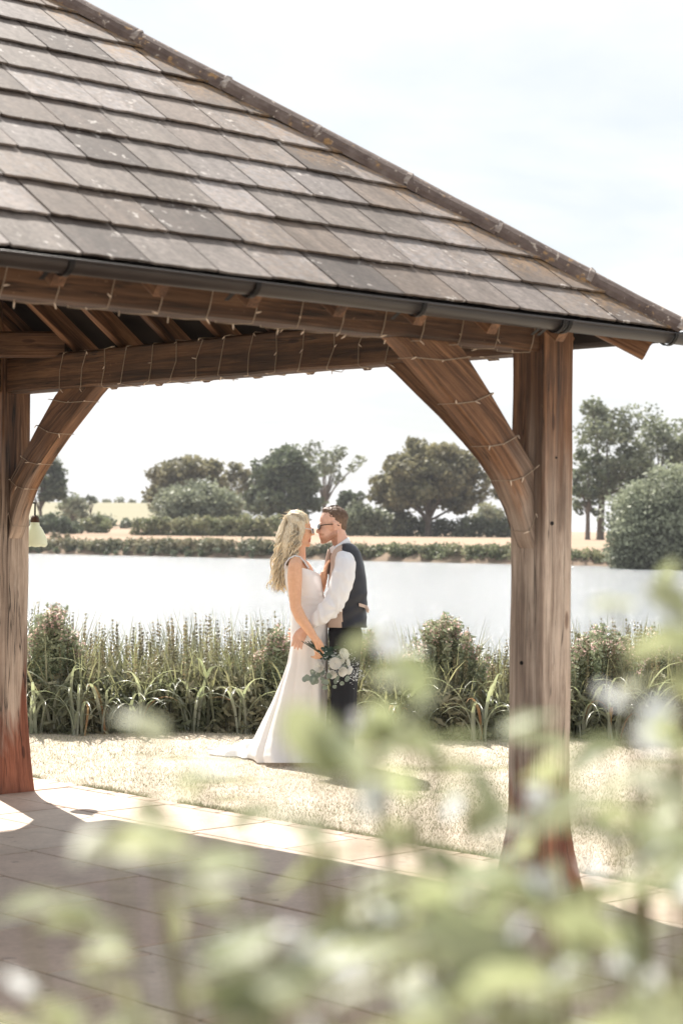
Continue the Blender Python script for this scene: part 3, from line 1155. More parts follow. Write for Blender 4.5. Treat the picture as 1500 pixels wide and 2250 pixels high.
def tree(px, Y, py_base, py_top, wpx, label, mat, k=46, per=190, leaf=0.30, name='broadleaf_tree', group='trees beyond the lake',
         trunk_f=0.22, crown_low=0.28, squash=1.0, extra=None, cr_f=0.27, tr=0.022, px_c=None, flat=0.75):
    base = W(px, py_base, Y)
    gz = float(terrain(np.array([base.x]), np.array([Y]))[0][0])
    base.z = min(gz, base.z + 0.5) if abs(gz - base.z) < 3 else base.z
    base.z = gz
    top = W(px, py_top, Y).z
    H = top - gz
    wid = wpx * Y / FPX
    cx = W(px_c, py_top, Y).x if px_c else base.x
    zlow = gz + H * crown_low
    env = (cx, Y, (zlow + top) / 2, wid / 2 * 0.86, wid / 2 * 0.8, (top - zlow) / 2 * 0.9)
    t = thing(name, label, 'tree', base, group)
    cl = clumps(env, k, min(wid, H) * cr_f * 0.5, rng.uniform(0, 50))
    if extra:
        for (ex, ey, er) in extra:
            q = W(ex, ey, Y); cl.append((q.x, q.y + rng.uniform(-0.5, 0.5), q.z, er * Y / FPX))
    me = crown_mesh('crown', cl, per, leaf, flat)
    child('crown', me, mat, t)
    mb = MB()
    r0 = H * tr
    fork = base + Vector(((cx - base.x) * 0.3, 0, H * (trunk_f + 0.08)))
    mb.tube([base - ZZ * 0.3, base + ZZ * 0.3, base.lerp(fork, 0.6) + Vector((rng.uniform(-.1, .1), 0, 0)), fork], [r0 * 1.5, r0 * 1.1, r0 * 0.95, r0 * 0.85], 9)
    for i in rng.choice(len(cl), size=min(16, len(cl)), replace=False):
        c = Vector(cl[i][:3])
        st_ = fork - ZZ * rng.uniform(0, H * 0.08)
        m1 = st_.lerp(c, 0.35) + Vector((0, 0, H * 0.04)); m2 = st_.lerp(c, 0.7) + Vector((rng.uniform(-.3, .3), 0, rng.uniform(-.1, .3)))
        mb.tube([st_, m1, m2, c], [r0 * 0.5, r0 * 0.34, r0 * 0.2, r0 * 0.06], 6)
    child('trunk', mb.mesh('trunk'), M_BARK, t)
    return t


def bush(px, Y, py_base, py_top, wpx, label, mat, name='bush', cat='bush', group=None, k=30, per=260, leaf=0.22, depth=0.8, cr_f=0.3, up=False):
    base = W(px, py_base, Y)
    gz = float(terrain(np.array([base.x]), np.array([Y]))[0][0])
    top = W(px, py_top, Y).z
    wid = wpx * Y / FPX
    H = top - gz
    base.z = gz
    env = (base.x, Y, gz + H * 0.42, wid / 2 * 0.9, wid / 2 * depth, H * 0.52)
    cl = clumps(env, k, min(wid, H) * cr_f, rng.uniform(0, 50), 0.0)
    cl = [c for c in cl if c[2] > gz - 0.1]
    me = crown_mesh(name, cl, per, leaf, 0.8)
    rel(me, base)
    o = link(name, me, mat, loc=base)
    return tag(o, label, cat, group)


def hedge(px0, px1, Y0, Y1, py_top0, py_top1, label, mat, name='hedge', cat='hedge', group=None, per=260, leaf=0.25, rad=1.0, step=0.9, zb=None, stems=False):
    cl = []
    a = W(px0, 1160, Y0); b = W(px1, 1160, Y1)
    n = max(4, int(abs(b.x - a.x) / step))
    ta = W(px0, py_top0, Y0).z; tb = W(px1, py_top1, Y1).z
    mid = None
    for i in range(n):
        f = i / (n - 1)
        x = a.x + (b.x - a.x) * f; y = a.y + (b.y - a.y) * f
        gz = float(terrain(np.array([x]), np.array([y]))[0][0]) if zb is None else zb
        tz = ta + (tb - ta) * f
        r = rad * rng.uniform(0.8, 1.2)
        H = max(0.3, tz - gz)
        lv = max(1, int(round(H / r)))
        for q in range(lv):
            cl.append((x + rng.uniform(-.3, .3), y + rng.uniform(-.5, .5), gz + H * (q + 0.35) / lv * rng.uniform(0.85, 1.08), r * 0.85))
        if i == n // 2: mid = Vector((x, y, gz))
    me = crown_mesh(name, cl, per, leaf, 0.85)
    rel(me, mid)
    o = link(name, me, mat, loc=mid)
    tag(o, label, cat, group)
    return o


GT = 'trees beyond the lake'
# far hillside hedge line on the crest
hedge(150, 345, 420, 420, 1103, 1104, 'thin dark hedge on the crest of the far hill', M_HEDGE, per=60, leaf=0.6, rad=1.1, step=2.2)
hedge(170, 275, 235, 232, 1130, 1133, 'dark hedge between the two pale fields on the left', M_DARKL, per=150, leaf=0.35, rad=1.2, step=1.4)
tree(88, 190, 1190, 985, 130, 'tall dark tree half hidden behind the left hand post', M_DARKL, k=50, per=130, leaf=0.32, squash=1, crown_low=0.2, group=GT)
tree(160, 215, 1150, 1082, 78, 'small grey green willow beside the left field', M_SILV, k=24, per=160, leaf=0.26, crown_low=0.15, group=GT)
tree(200, 260, 1120, 1080, 34, 'tiny dark tree on the slope of the left field', M_DARKL, k=12, per=160, leaf=0.26, crown_low=0.2, group=GT)
bush(120, 175, 1195, 1128, 150, 'dark rounded bush on the far bank beside the left hand post', M_DARKL, group='bushes on the far bank', k=36, per=170, leaf=0.25)
bush(210, 188, 1190, 1132, 80, 'low green bush under the small willow on the left', M_HEDGE, group='bushes on the far bank', k=20, per=170, leaf=0.25)
tree(410, 205, 1165, 980, 205, 'broad olive oak leftmost of the tree line behind the bride', M_OAK, k=80, per=110, leaf=0.34, crown_low=0.05, cr_f=0.24)
tree(520, 215, 1150, 1003, 110, 'thin leaved olive tree between the broad oak and the dark tree', M_OAK, k=36, per=90, leaf=0.30, crown_low=0.1, cr_f=0.24)
tree(622, 195, 1175, 970, 180, 'dense dark green tree behind the bride', M_DARKL, k=90, per=130, leaf=0.32, crown_low=0.0, cr_f=0.25)
tree(712, 210, 1160, 957, 120, 'airy open tree with a bare forked trunk behind the couple', M_ASH, k=20, per=85, leaf=0.26, crown_low=0.42, trunk_f=0.25, cr_f=0.24, extra=[(790, 1012, 18), (770, 1030, 14), (690, 985, 24), (745, 990, 18)])
tree(765, 200, 1165, 1066, 80, 'small round dark tree right behind the groom', M_DARKL, k=30, per=150, leaf=0.28, crown_low=0.05)
tree(940, 178, 1178, 948, 300, 'large spreading oak with a dark trunk to the right of the groom', M_OAK, k=130, per=120, leaf=0.32, crown_low=0.08, cr_f=0.2, tr=0.03, trunk_f=0.12,
     extra=[(1080, 1068, 26), (1098, 1085, 18), (1050, 1090, 22), (830, 1090, 24), (1085, 1050, 20)])
bush(435, 172, 1185, 1060, 235, 'large rounded grey green willow mound below the broad oak', M_SILV, name='willow_mound', group='bushes on the far bank', k=70, per=170, leaf=0.26, cr_f=0.24)
bush(800, 172, 1175, 1112, 110, 'pale mixed bush behind the groom in front of the hedge', M_ASH, group='bushes on the far bank', k=30, per=180, leaf=0.24)
bush(860, 180, 1170, 1105, 80, 'grey green bush at the left foot of the large oak', M_ASH, group='bushes on the far bank', k=22, per=180, leaf=0.24)
bush(1075, 230, 1165, 1108, 70, 'distant green bush seen beside the right hand post', M_HEDGE, group='bushes on the far bank', k=18, per=180, leaf=0.26)
hedge(300, 610, 168, 160, 1136, 1133, 'long clipped hedge on the far bank behind the bride', M_HEDGE, per=230, leaf=0.24, rad=0.8, step=0.55)
hedge(770, 1125, 182, 176, 1138, 1140, 'dark hedge behind the cut field under the large oak', M_DARKL, per=170, leaf=0.26, rad=0.9, step=0.7)
tree(1318, 150, 1165, 838, 205, 'tall airy poplar like tree right of the right hand post', M_ASH, k=85, per=90, leaf=0.22, crown_low=0.02, cr_f=0.21, px_c=1335)
tree(1290, 148, 1168, 960, 90, 'slim darker tree close beside the right hand post', M_DARKL, k=36, per=130, leaf=0.24, crown_low=0.05, cr_f=0.26)
tree(1450, 152, 1165, 876, 230, 'tall open grey green tree at the right edge', M_ASH, k=85, per=90, leaf=0.22, crown_low=0.02, cr_f=0.22)
bush(1465, 112, 1252, 1018, 290, 'large silvery willow bush at the waters edge on the right', M_SILV, name='willow_mound', group='bushes on the far bank', k=120, per=330, leaf=0.16, cr_f=0.17)


# plants along the far bank
def bank(px0, px1, pt, off, label, mat, stp=0.22, rad=0.55, per=420, leaf=0.15):
    xa = (px0 - 750) / FPX * 131 / (1 + 0.75 * (px0 - 750) / FPX); xb = (px1 - 750) / FPX * 131 / (1 + 0.75 * (px1 - 750) / FPX)
    ya = shore(xa) + off; yb = shore(xb) + off
    return hedge(px0, px1, ya, yb, pt, pt, label, mat, 'bank_plants', 'plants', 'plants along the far bank', per=per, leaf=leaf, rad=rad, step=stp, zb=-0.35)


for o_, (a, b, top, lab, mt) in enumerate((
        (60, 265, 1186, 'pale feathery plants on the far bank beside the left hand post', M_BANK),
        (285, 600, 1184, 'green and straw coloured plants on the far bank behind the bride', M_BANK),
        (600, 790, 1194, 'low straw coloured plants on the far bank behind the couple', M_BANK),
        (780, 1120, 1196, 'dense green rushes on the far bank right of the groom', M_HEDGE),
        (1110, 1370, 1207, 'dense green rushes on the far bank right of the right hand post', M_HEDGE))):
    bank(a, b, top, 0.6, lab, mt)
bank(60, 620, 1200, -0.3, 'dark waterside plants on the far bank left of the bride', M_DARKL, 0.9, 0.3)
# tall pale flowering stems
for i, (px_, lab) in enumerate(((118, 'leftmost'), (133, 'middle'), (147, 'rightmost'))):
    bush(px_, 150, 1205, 1166 + i * 3, 14, lab + ' of three pale plumed plants on the far bank by the left hand post', M_BANK, 'plumed_plant', 'plant', 'pale plumed plants', k=8, per=260, leaf=0.14)
# little landing stage with post
b0 = W(265, 1213, 146)
b0.z = WATER_Z
ls = thing('landing_stage', 'small timber landing stage and post at the far left water edge', 'landing stage', b0)
for k in range(7):
    mb = MB()
    mb.box(b0 + Vector((-0.75 + k * 0.25, 0, 0.42)), Vector((1, 0, 0)), Vector((0, 1, 0)), ZZ, 0.115, 0.6, 0.03)
    child('deck_board', mb.mesh('deck_board'), M_WOOD, ls)
for sx in (-0.7, 0.7):
    mb = MB(); mb.timber(b0 + Vector((sx, -0.4, -0.3)), b0 + Vector((sx, -0.4, 0.38)), 0.12, 0.12, Vector((1, 0, 0)))
    child('leg', mb.mesh('leg'), M_WOOD, ls)
mb = MB(); mb.timber(b0 + Vector((0.5, 0.5, -0.3)), b0 + Vector((0.5, 0.5, 1.05)), 0.13, 0.13, Vector((1, 0, 0)))
mb.box(b0 + Vector((0.5, 0.5, 1.1)), Vector((1, 0, 0)), Vector((0, 1, 0)), ZZ, 0.14, 0.14, 0.06)
child('mooring_post', mb.mesh('mooring_post'), M_WOOD_IN, ls)

# ------------------------------------------------------------------ lawn grass blades
def patio_mask(P):
    d = P[:, :2] - np.array([O.x, O.y])
    u = d @ np.array([Ud.x, Ud.y]); v_ = d @ np.array([Vd.x, Vd.y])
    return ~((u > PU0 - 0.005) & (v_ < PV1 + 0.005) & (u < PU1))


def blades(n, h, w, name, mat, green_only, rs=1.0):
    y = rng.uniform(8.3 ** 0.5, 16.6 ** 0.5, n) ** 2
    x = rng.uniform(-0.20, 0.20, n) * y
    P = np.stack([x, y, np.zeros(n)], 1)
    P = P[patio_mask(P)]
    nz = np.array([noise.noise(Vector((a * 0.9, b * 0.9, 3.3))) + 0.5 * noise.noise(Vector((a * 3, b * 3, 1.3))) for a, b in P[:, :2]])
    edge = sstep(14.2, 16, P[:, 1]) * 0.35
    keep = (nz + edge > 0.12) if green_only else (rng.random(len(P)) < np.clip(0.75 - nz, 0.3, 1))
    P = P[keep]; n = len(P)
    P[:, 2] = terrain(P[:, 0], P[:, 1])[0]
    a = rng.uniform(0, 2 * PI, n)
    hh = h * rng.uniform(0.4, 1.3, n); lean = rng.uniform(0.2, 1.3, n) * hh
    la = rng.uniform(0, 2 * PI, n)
    s = np.stack([np.cos(a) * w, np.sin(a) * w, np.zeros(n)], 1)
    tip = P + np.stack([np.cos(la) * lean, np.sin(la) * lean, hh], 1)
    V = np.stack([P - s, P + s, tip], 1).reshape(-1, 3)
    rr = np.repeat(0.45 + (rng.random(n) - 0.5) * rs, 3)
    me = quads_mesh(name, V, 3, {'rnd': ('FLOAT', rr)})
    o = link(name, me, mat, kind='stuff')
    return o


o = blades(150000, 0.016, 0.0022, 'dry_grass', M_GRASS, False, 0.25); tag(o, 'short sun dried straw coloured grass of the lawn', 'grass')
def edge_tufts():
    V = []; Rr = []
    for i in range(2600):
        if i % 4: u = PU0 - abs(random.gauss(0, 0.02)); v_ = random.uniform(-3, PV1)
        else: u = random.uniform(PU0, 3); v_ = PV1 + abs(random.gauss(0, 0.02))
        if noise.noise(Vector((u * 3, v_ * 3, 0))) < -0.1: continue
        p = G(u, v_, 0)
        for k in range(5):
            a = random.uniform(0, 6.28); h = random.uniform(0.012, 0.045); q = p + Vector((random.gauss(0, .012), random.gauss(0, .012), 0))
            s_ = Vector((math.cos(a), math.sin(a), 0)) * 0.0022; b = random.uniform(0, 6.28)
            V += [q - s_, q + s_, q + Vector((math.cos(b) * h * 0.9, math.sin(b) * h * 0.9, h))]; Rr += [random.random()] * 3
    return link('edge_tufts', quads_mesh('edge_tufts', np.array([tuple(v) for v in V]), 3, {'rnd': ('FLOAT', Rr)}), M_GRASSG, kind='stuff')


o = edge_tufts(); tag(o, 'small grass tufts growing over the edge of the paving', 'grass')
o = blades(60000, 0.022, 0.0022, 'green_grass', M_GRASSG, True); tag(o, 'patches of greener grass in the dry lawn', 'grass')


# ------------------------------------------------------------------ reed bed
def strap(P0, d, L, w, droop, segs=7, up0=1.0):
    """arching strap leaf; returns list of left/right verts"""
    d = Vector(d).normalized(); side = d.cross(ZZ).normalized()
    pts = []; ang = math.atan2(up0, 0.25)
    p = Vector(P0); st = L / segs
    Vv = []
    for i in range(segs + 1):
        f = i / segs
        ww = w * (0.55 + 0.9 * f) if f < 0.4 else w * (0.91) * max(0.03, (1 - ((f - 0.4) / 0.6) ** 1.8))
        Vv.append((p - side * ww / 2, p + side * ww / 2))
        a = ang - droop * f ** 1.5
        p = p + (d * math.cos(a) + ZZ * math.sin(a)) * st
    return Vv


def bed_front(x):
    return 15.55 - 0.055 * x - 0.12 * math.sin(x * 1.9) + 0.10 * math.sin(x * 4.3 + 1)


def gap_h(px):
    """how high the planting stands, by photo column"""
    return np.interp(px, [60, 120, 200, 350, 430, 560, 640, 820, 870, 960, 1020, 1050, 1100, 1260, 1350, 1500],
                     [0.95, 0.95, 0.85, 0.82, 0.89, 0.86, 0.92, 0.80, 0.76, 0.88, 0.84, 0.62, 0.68, 0.86, 0.88, 0.82])


def reed_bed():
    V = []; Rr = []; n = 0
    for i in range(8200):
        y0 = random.uniform(0.15, 2.0) ** 1.0
        x = random.uniform(-3.3, 3.4)
        y = bed_front(x) + y0
        hcap = float(gap_h(750 + FPX * x / y)) + (y - 15.7) * 0.02
        L = hcap * random.uniform(0.55, 1.08) * (1.07 if y0 > 0.7 else 0.85)
        gz = float(terrain(np.array([x]), np.array([y]))[0][0])
        a = random.uniform(0, 2 * PI)
        s = strap((x, y, gz), (math.cos(a), math.sin(a), 0), L - gz, random.uniform(0.012, 0.026), random.uniform(0.1, 1.7), 5, random.uniform(0.9, 2.2))
        r = random.random()
        for k in range(5):
            V += [s[k][0], s[k][1], s[k + 1][1], s[k + 1][0]]
        Rr += [r] * 20
    me = quads_mesh('reed_bed', np.array([tuple(v) for v in V]), 4, {'rnd': ('FLOAT', Rr)}, True)
    o = link('reed_bed', me, M_REED, kind='stuff')
    tag(o, 'dense green waterside plants between the lawn and the lake', 'reeds')
    # undergrowth leaf clumps
    P = []
    for i in range(60000):
        x = random.uniform(-3.3, 3.4); y0 = random.uniform(0.1, 1.9); y = bed_front(x) + y0
        hcap = float(gap_h(750 + FPX * x / y)) * 0.78
        z = random.random() * hcap * (0.45 + 0.55 * min(1, y0 / 0.5))
        P.append((x, y, z + min(0, float(-0.25 * y0))))
    P = np.array(P)
    Vv, rr = leaf_quads(P, 0.034, rng.random(len(P)), aspect=2.6)
    me = quads_mesh('undergrowth', Vv, 4, {'rnd': ('FLOAT', rr)})
    o = link('undergrowth', me, M_WEED2, kind='stuff')
    tag(o, 'small leaved weeds filling the waterside planting', 'weeds')


M_WEED2 = leafy('small_weed_leaves', (0.17, 0.19, 0.115), (0.30, 0.27, 0.18), 3, 0.3, 0.5)
reed_bed()


def weed_spires(n, xr, name, label, mat, hfac, spread, leaf=0.012, per=130, clusters=None):
    """upright seed-head stems"""
    P = []; Rn = []; mb = MB()
    for i in range(n):
        if clusters:
            c = random.choice(clusters); x = random.gauss(c[0], c[1]); y0 = random.uniform(0.3, 1.3); hf = c[2]
        else:
            x = random.uniform(*xr); y0 = random.uniform(0.2, 1.7); hf = hfac
        y = bed_front(x) + y0
        H = float(gap_h(750 + FPX * x / y)) * hf * random.uniform(0.70, 1.06)
        lx = random.uniform(-0.06, 0.06); ly = random.uniform(-0.06, 0.06)
        gz = -0.2 * y0
        mb.tube([(x, y, gz), (x + lx * 0.5, y + ly * 0.5, H * 0.5), (x + lx, y + ly, H)], [0.003, 0.0024, 0.001], 3, False)
        q = rng.uniform(0.38, 1.0, per)
        rad = spread * (1.15 - q) * rng.uniform(0.2, 1, per)
        a = rng.uniform(0, 2 * PI, per)
        # whorls
        q = np.round(q * 26) / 26 + rng.normal(0, 0.004, per)
        P.append(np.stack([x + lx * q + np.cos(a) * rad, y + ly * q + np.sin(a) * rad, H * q], 1))
        Rn.append(np.clip(rng.normal(random.random(), 0.2, per), 0, 1))
    P = np.concatenate(P); Rn = np.concatenate(Rn)
    V, rr = leaf_quads(P, leaf, Rn, aspect=1.8)
    me = quads_mesh(name, V, 4, {'rnd': ('FLOAT', rr)})
    o = link(name, me, mat, kind='stuff'); tag(o, label, 'weeds')
    o2 = link(name + '_stems', mb.mesh(name + '_stems'), M_WEED, o, kind='stuff')
    return o


weed_spires(520, (-3.1, 3.3), 'seed_head_weeds', 'tall brown weed spikes standing among the waterside reeds', M_WEED, 1.0, 0.035)


# pink flowering loosestrife plants, each a thing of its own
def loosestrife(px_, py_top, wpx, label, Y, nst=34):
    base = W(px_, 1500, Y); base.z = -0.1
    t = thing('loosestrife', label, 'plant', base, 'pink flowering plants in the reed bed')
    P = []; Rn = []; Q = []; Qr = []; mb = MB()
    top = W(px_, py_top, Y).z; wid = wpx * Y / FPX
    for i in range(nst):
        dxx = random.gauss(0, 0.33) * wid; dyy = random.gauss(0, 0.25) * wid
        H = top * (1 - 0.5 * (abs(dxx) / wid) ** 1.5) * random.uniform(0.86, 1.03)
        p0 = base + Vector((dxx * 0.25, dyy * 0.25, 0)); p1_ = Vector((base.x + dxx, base.y + dyy, H))
        mb.tube([p0, p0.lerp(p1_, 0.5) + Vector((0, 0, 0.03)), p1_], [0.004, 0.003, 0.0012], 3, False)
        n = 190
        q = rng.uniform(0.3, 1, n); r_ = 0.035 * rng.uniform(0.2, 1, n); a = rng.uniform(0, 2 * PI, n)
        pts = np.array(p0)[None] + (np.array(p1_) - np.array(p0))[None] * q[:, None] + np.stack([np.cos(a) * r_, np.sin(a) * r_, 0 * a], 1)
        isf = (q > 0.84) & (rng.random(n) < 0.5)
        P.append(pts[isf]); Q.append(pts[~isf])
    P = np.concatenate(P); Q = np.concatenate(Q)
    V, rr = leaf_quads(P, 0.017, rng.random(len(P)), aspect=1.3)
    child('flower_spikes', quads_mesh('flower_spikes', V, 4, {'rnd': ('FLOAT', rr)}), M_PINK, t, 'stuff')
    V, rr = leaf_quads(Q, 0.021, rng.random(len(Q)), aspect=2.4)
    child('foliage', quads_mesh('foliage', V, 4, {'rnd': ('FLOAT', rr)}), M_WEEDG, t, 'stuff')
    child('stems', mb.mesh('stems'), M_WEED, t, 'stuff')


M_WEEDG = leafy('grey_green_weed', (0.28, 0.33, 0.21), (0.36, 0.38, 0.25), 5, 0.3, 0.5)
loosestrife(118, 1328, 95, 'pink flowered loosestrife beside the left hand post', 15.9, 60)
loosestrife(975, 1352, 125, 'bushy pink flowered loosestrife between the groom and the right hand post', 15.9, 90)
loosestrife(815, 1385, 60, 'small pink tinged loosestrife just right of the groom', 16.5, 22)
loosestrife(1320, 1378, 150, 'pale pink loosestrife right of the right hand post', 15.9, 80)
loosestrife(1440, 1385, 100, 'pale loosestrife at the right edge of the reed bed', 16.5, 36)
loosestrife(610, 1375, 70, 'grey green loosestrife just left of the bride', 16.0, 34)

# arching strap-leaved clumps at the front edge of the bed: leaves are parts
leafm = []
for k in range(7):
    L = random.uniform(0.5, 0.8)
    s = strap((0, 0, 0), (1, 0, 0), L, random.uniform(0.022, 0.034), random.uniform(1.7, 3.1), 9, random.uniform(1.4, 4.5))
    V = []; Fc = []
    for (l, r_) in s:
        m_ = (l + r_) / 2 - Vector((0, 0, 0.004))
        V += [l, m_, r_]
    for i in range(9):
        Fc += [(i * 3, i * 3 + 1, i * 3 + 4, i * 3 + 3), (i * 3 + 1, i * 3 + 2, i * 3 + 5, i * 3 + 4)]
    me = new_mesh('leaf', V, Fc, True, {'rnd': ('FLOAT', [random.uniform(0.3, 1.0)] * len(V))})
    leafm.append(me)
lv_dead = leafm[0].copy()
for mm_ in leafm: mm_.materials.append(M_STRAP)
lv_dead.materials.append(M_BROWNL)
spots = [(85, 0), (130, .15), (180, 0), (235, .1), (300, .05), (360, .25), (420, .1), (455, .3), (540, .1), (885, .2), (1050, 0), (1090, .15), (1060, .3), (1290, .1), (1350, 0), (1400, .1), (1440, 0.02), (1480, .1)]
ORD = ['first', 'second', 'third', 'fourth', 'fifth', 'sixth', 'seventh', 'eighth', 'ninth']
cnt_ = {}
for (px_, d) in spots:
    x = (px_ - 750) / FPX * 15.6; y = bed_front(x) + 0.05 + d
    where = 'left of the bride' if px_ < 600 else ('between the groom and the right hand post' if px_ < 1120 else 'right of the right hand post')
    cnt_[where] = cnt_.get(where, -1) + 1
    t = thing('strap_leaf_clump', ORD[cnt_[where]] + ' strap leaved clump from the left, ' + where.replace('between the groom and the right hand post', 'groom to right post'), 'plant', Vector((x, y, 0)), 'strap leaved clumps at the lawn edge ' + where)
    for k in range(15):
        me = random.choice(leafm) if random.random() > 0.06 else lv_dead
        o = link('leaf', me, None, t)
        a = random.gauss(-PI / 2, 1.3)
        o.rotation_euler = (random.uniform(-0.2, 0.2), random.uniform(-0.25, 0.25), a)
        o.location = (random.uniform(-0.06, 0.06), random.uniform(-0.05, 0.05), random.uniform(-0.02, 0.02))
        sc_ = random.uniform(0.7, 1.2)
        o.scale = (sc_, sc_, sc_ * random.uniform(0.85, 1.15))

# ------------------------------------------------------------------ people
DP = 13.8


def PW(px, py, dy=0.0):
    return W(px, py, DP + dy)


class Blob:
    """closed primitives fused into one continuous skin by a voxel remesh"""
    def __init__(s):
        s.V = []; s.F = []

    def _add(s, V, Fc):
        b = len(s.V); s.V += V; s.F += [tuple(i + b for i in f) for f in Fc]

    def cap(s, p, q, r1, r2, n=14):
        p = Vector(p); q = Vector(q); t = (q - p)
        if t.length < 1e-6: t = Vector((0, 0, 1e-3))
        t.normalize()
        a = t.cross(Vector((0.13, 1, 0.21))).normalized(); b = t.cross(a)
        V = [p - t * r1]; rings = []
        for k in range(1, 4):
            th = PI / 2 * k / 3
            rings.append((p - t * r1 * math.cos(th), r1 * math.sin(th)))
        for k in range(0, 3):
            th = PI / 2 * k / 3
            rings.append((q + t * r2 * math.sin(th), r2 * math.cos(th)))
        for c, r in rings:
            for k in range(n):
                V.append(c + (a * math.cos(2 * PI * k / n) + b * math.sin(2 * PI * k / n)) * r)
        V.append(q + t * r2)
        Fc = [(0, 1 + (k + 1) % n, 1 + k) for k in range(n)]
        for j in range(len(rings) - 1):
            for k in range(n):
                Fc.append((1 + j * n + k, 1 + j * n + (k + 1) % n, 1 + (j + 1) * n + (k + 1) % n, 1 + (j + 1) * n + k))
        e_ = 1 + (len(rings) - 1) * n
        Fc += [(e_ + k, e_ + (k + 1) % n, len(V) - 1) for k in range(n)]
        s._add(V, Fc)

    def chain(s, pts, rs):
        for i in range(len(pts) - 1):
            s.cap(pts[i], pts[i + 1], rs[i], rs[i + 1])

    def ell(s, c, rx, ry, rz, rot=0.0, n=20, m=12):
        """rot: tilt about the depth axis (radians, + leans the top to the left)"""
        c = Vector(c); Rm = Matrix.Rotation(-rot, 3, 'Y'); V = [c + Rm @ Vector((0, 0, rz))]
        for j in range(1, m):
            th = PI * j / m
            for k in range(n):
                V.append(c + Rm @ Vector((rx * math.sin(th) * math.cos(2 * PI * k / n), ry * math.sin(th) * math.sin(2 * PI * k / n), rz * math.cos(th))))
        V.append(c - Rm @ Vector((0, 0, rz)))
        Fc = [(0, 1 + k, 1 + (k + 1) % n) for k in range(n)]
        for j in range(m - 2):
            for k in range(n):
                Fc.append((1 + j * n + k, 1 + (j + 1) * n + k, 1 + (j + 1) * n + (k + 1) % n, 1 + j * n + (k + 1) % n))
        b = 1 + (m - 2) * n
        Fc += [(b + k, len(V) - 1, b + (k + 1) % n) for k in range(n)]
        s._add(V, Fc)

    def hand(s, wrist, palm, fdir, spread, curl, nrm, sc=1.0, thumb=None):
        """palm plus four fingers of different length; curl bends them toward nrm; thumb leaves the side"""
        wrist = Vector(wrist); palm = Vector(palm); f = Vector(fdir).normalized(); w = Vector(spread).normalized(); nr = Vector(nrm).normalized()
        s.cap(wrist, palm, 0.024 * sc, 0.026 * sc)
        for k in (-1.5, -0.5, 0.5, 1.5):
            kn = palm + w * k * 0.0185 * sc + f * 0.022 * sc
            s.cap(wrist + w * k * 0.006 * sc, kn, 0.017 * sc, 0.0125 * sc)
            Ls = {-1.5: 0.8, -0.5: 0.97, 0.5: 1.0, 1.5: 0.88}[k]
            p = kn; a = 0.25 * curl
            for j, l in enumerate((0.038, 0.026, 0.02)):
                d = f * math.cos(a) + nr * math.sin(a) + w * k * 0.05
                q = p + d.normalized() * l * Ls * sc
                s.cap(p, q, (0.0095 - 0.0009 * j) * sc, (0.0090 - 0.0012 * j) * sc, 10)
                p = q; a += curl
        if thumb is not None:
            th = Vector(thumb).normalized()
            b = wrist.lerp(palm, 0.35) + w * 0.020 * sc
            m1 = b + (w * 0.5 + f * 0.5 + th * 0.5).normalized() * 0.034 * sc
            m2 = m1 + (f * 0.75 + th).normalized() * 0.026 * sc
            m3 = m2 + (f + th * 0.7 + nr * 0.3).normalized() * 0.022 * sc
            s.cap(b, m1, 0.015 * sc, 0.0115 * sc, 10); s.cap(m1, m2, 0.0115 * sc, 0.010 * sc, 10); s.cap(m2, m3, 0.010 * sc, 0.008 * sc, 10)

    def build(s, name, voxel=0.0045, smooth=6, disp=0.0, dscale=20):
        me = new_mesh(name + '_raw', s.V, s.F)
        bm = bmesh.new(); bm.from_mesh(me); bmesh.ops.recalc_face_normals(bm, faces=bm.faces); bm.to_mesh(me); bm.free()
        ob = bpy.data.objects.new(name + '_raw', me); C.objects.link(ob)
        m = ob.modifiers.new('r', 'REMESH'); m.mode = 'VOXEL'; m.voxel_size = voxel; m.use_smooth_shade = True
        m = ob.modifiers.new('s', 'SMOOTH'); m.factor = 0.5; m.iterations = smooth
        dg = bpy.context.evaluated_depsgraph_get(); dg.update()
        res = bpy.data.meshes.new_from_object(ob.evaluated_get(dg))
        res.name = name
        bpy.data.objects.remove(ob); bpy.data.meshes.remove(me)
        if disp:
            res.calc_loop_triangles()
            nv = len(res.vertices)
            co = np.empty(nv * 3); no = np.empty(nv * 3)
            res.vertices.foreach_get('co', co); res.vertices.foreach_get('normal', no)
            co = co.reshape(-1, 3); no = no.reshape(-1, 3)
            d = np.array([disp(Vector(c)) for c in co]) if callable(disp) else np.array([disp * noise.noise(Vector(c) * dscale) for c in co])
            co += no * d[:, None]
            res.vertices.foreach_set('co', co.ravel()); res.update()
        res.polygons.foreach_set('use_smooth', [True] * len(res.polygons))
        return res


def skin_mat(name, c, beardc=(0.32, 0.15, 0.085)):
    m, nt, p = base_mat(name)
    f = noise_node(nt, geo_pos(nt), 40, 4)
    col = ramp(nt, f, [(0.3, c), (0.7, (c[0] * 0.88, c[1] * 0.82, c[2] * 0.8))])
    b = attr(nt, 'beard', 'Fac')
    bn = ramp(nt, noise_node(nt, geo_pos(nt), 260, 3), [(0.35, 0.45), (0.6, 1)])
    fac = nt.nodes.new('ShaderNodeMath'); fac.operation = 'MULTIPLY'
    nt.links.new(b, fac.inputs[0]); nt.links.new(bn, fac.inputs[1])
    col = mixc(nt, fac.outputs[0], col, beardc)
    lp = attr(nt, 'lip', 'Fac')
    col = mixc(nt, lp, col, (0.42, 0.12, 0.09))
    nt.links.new(col, p.inputs['Base Color'])
    p.inputs['Roughness'].default_value = 0.48
    p.inputs['Subsurface Weight'].default_value = 0.12
    p.inputs['Subsurface Radius'].default_value = (0.02, 0.008, 0.004)
    return m


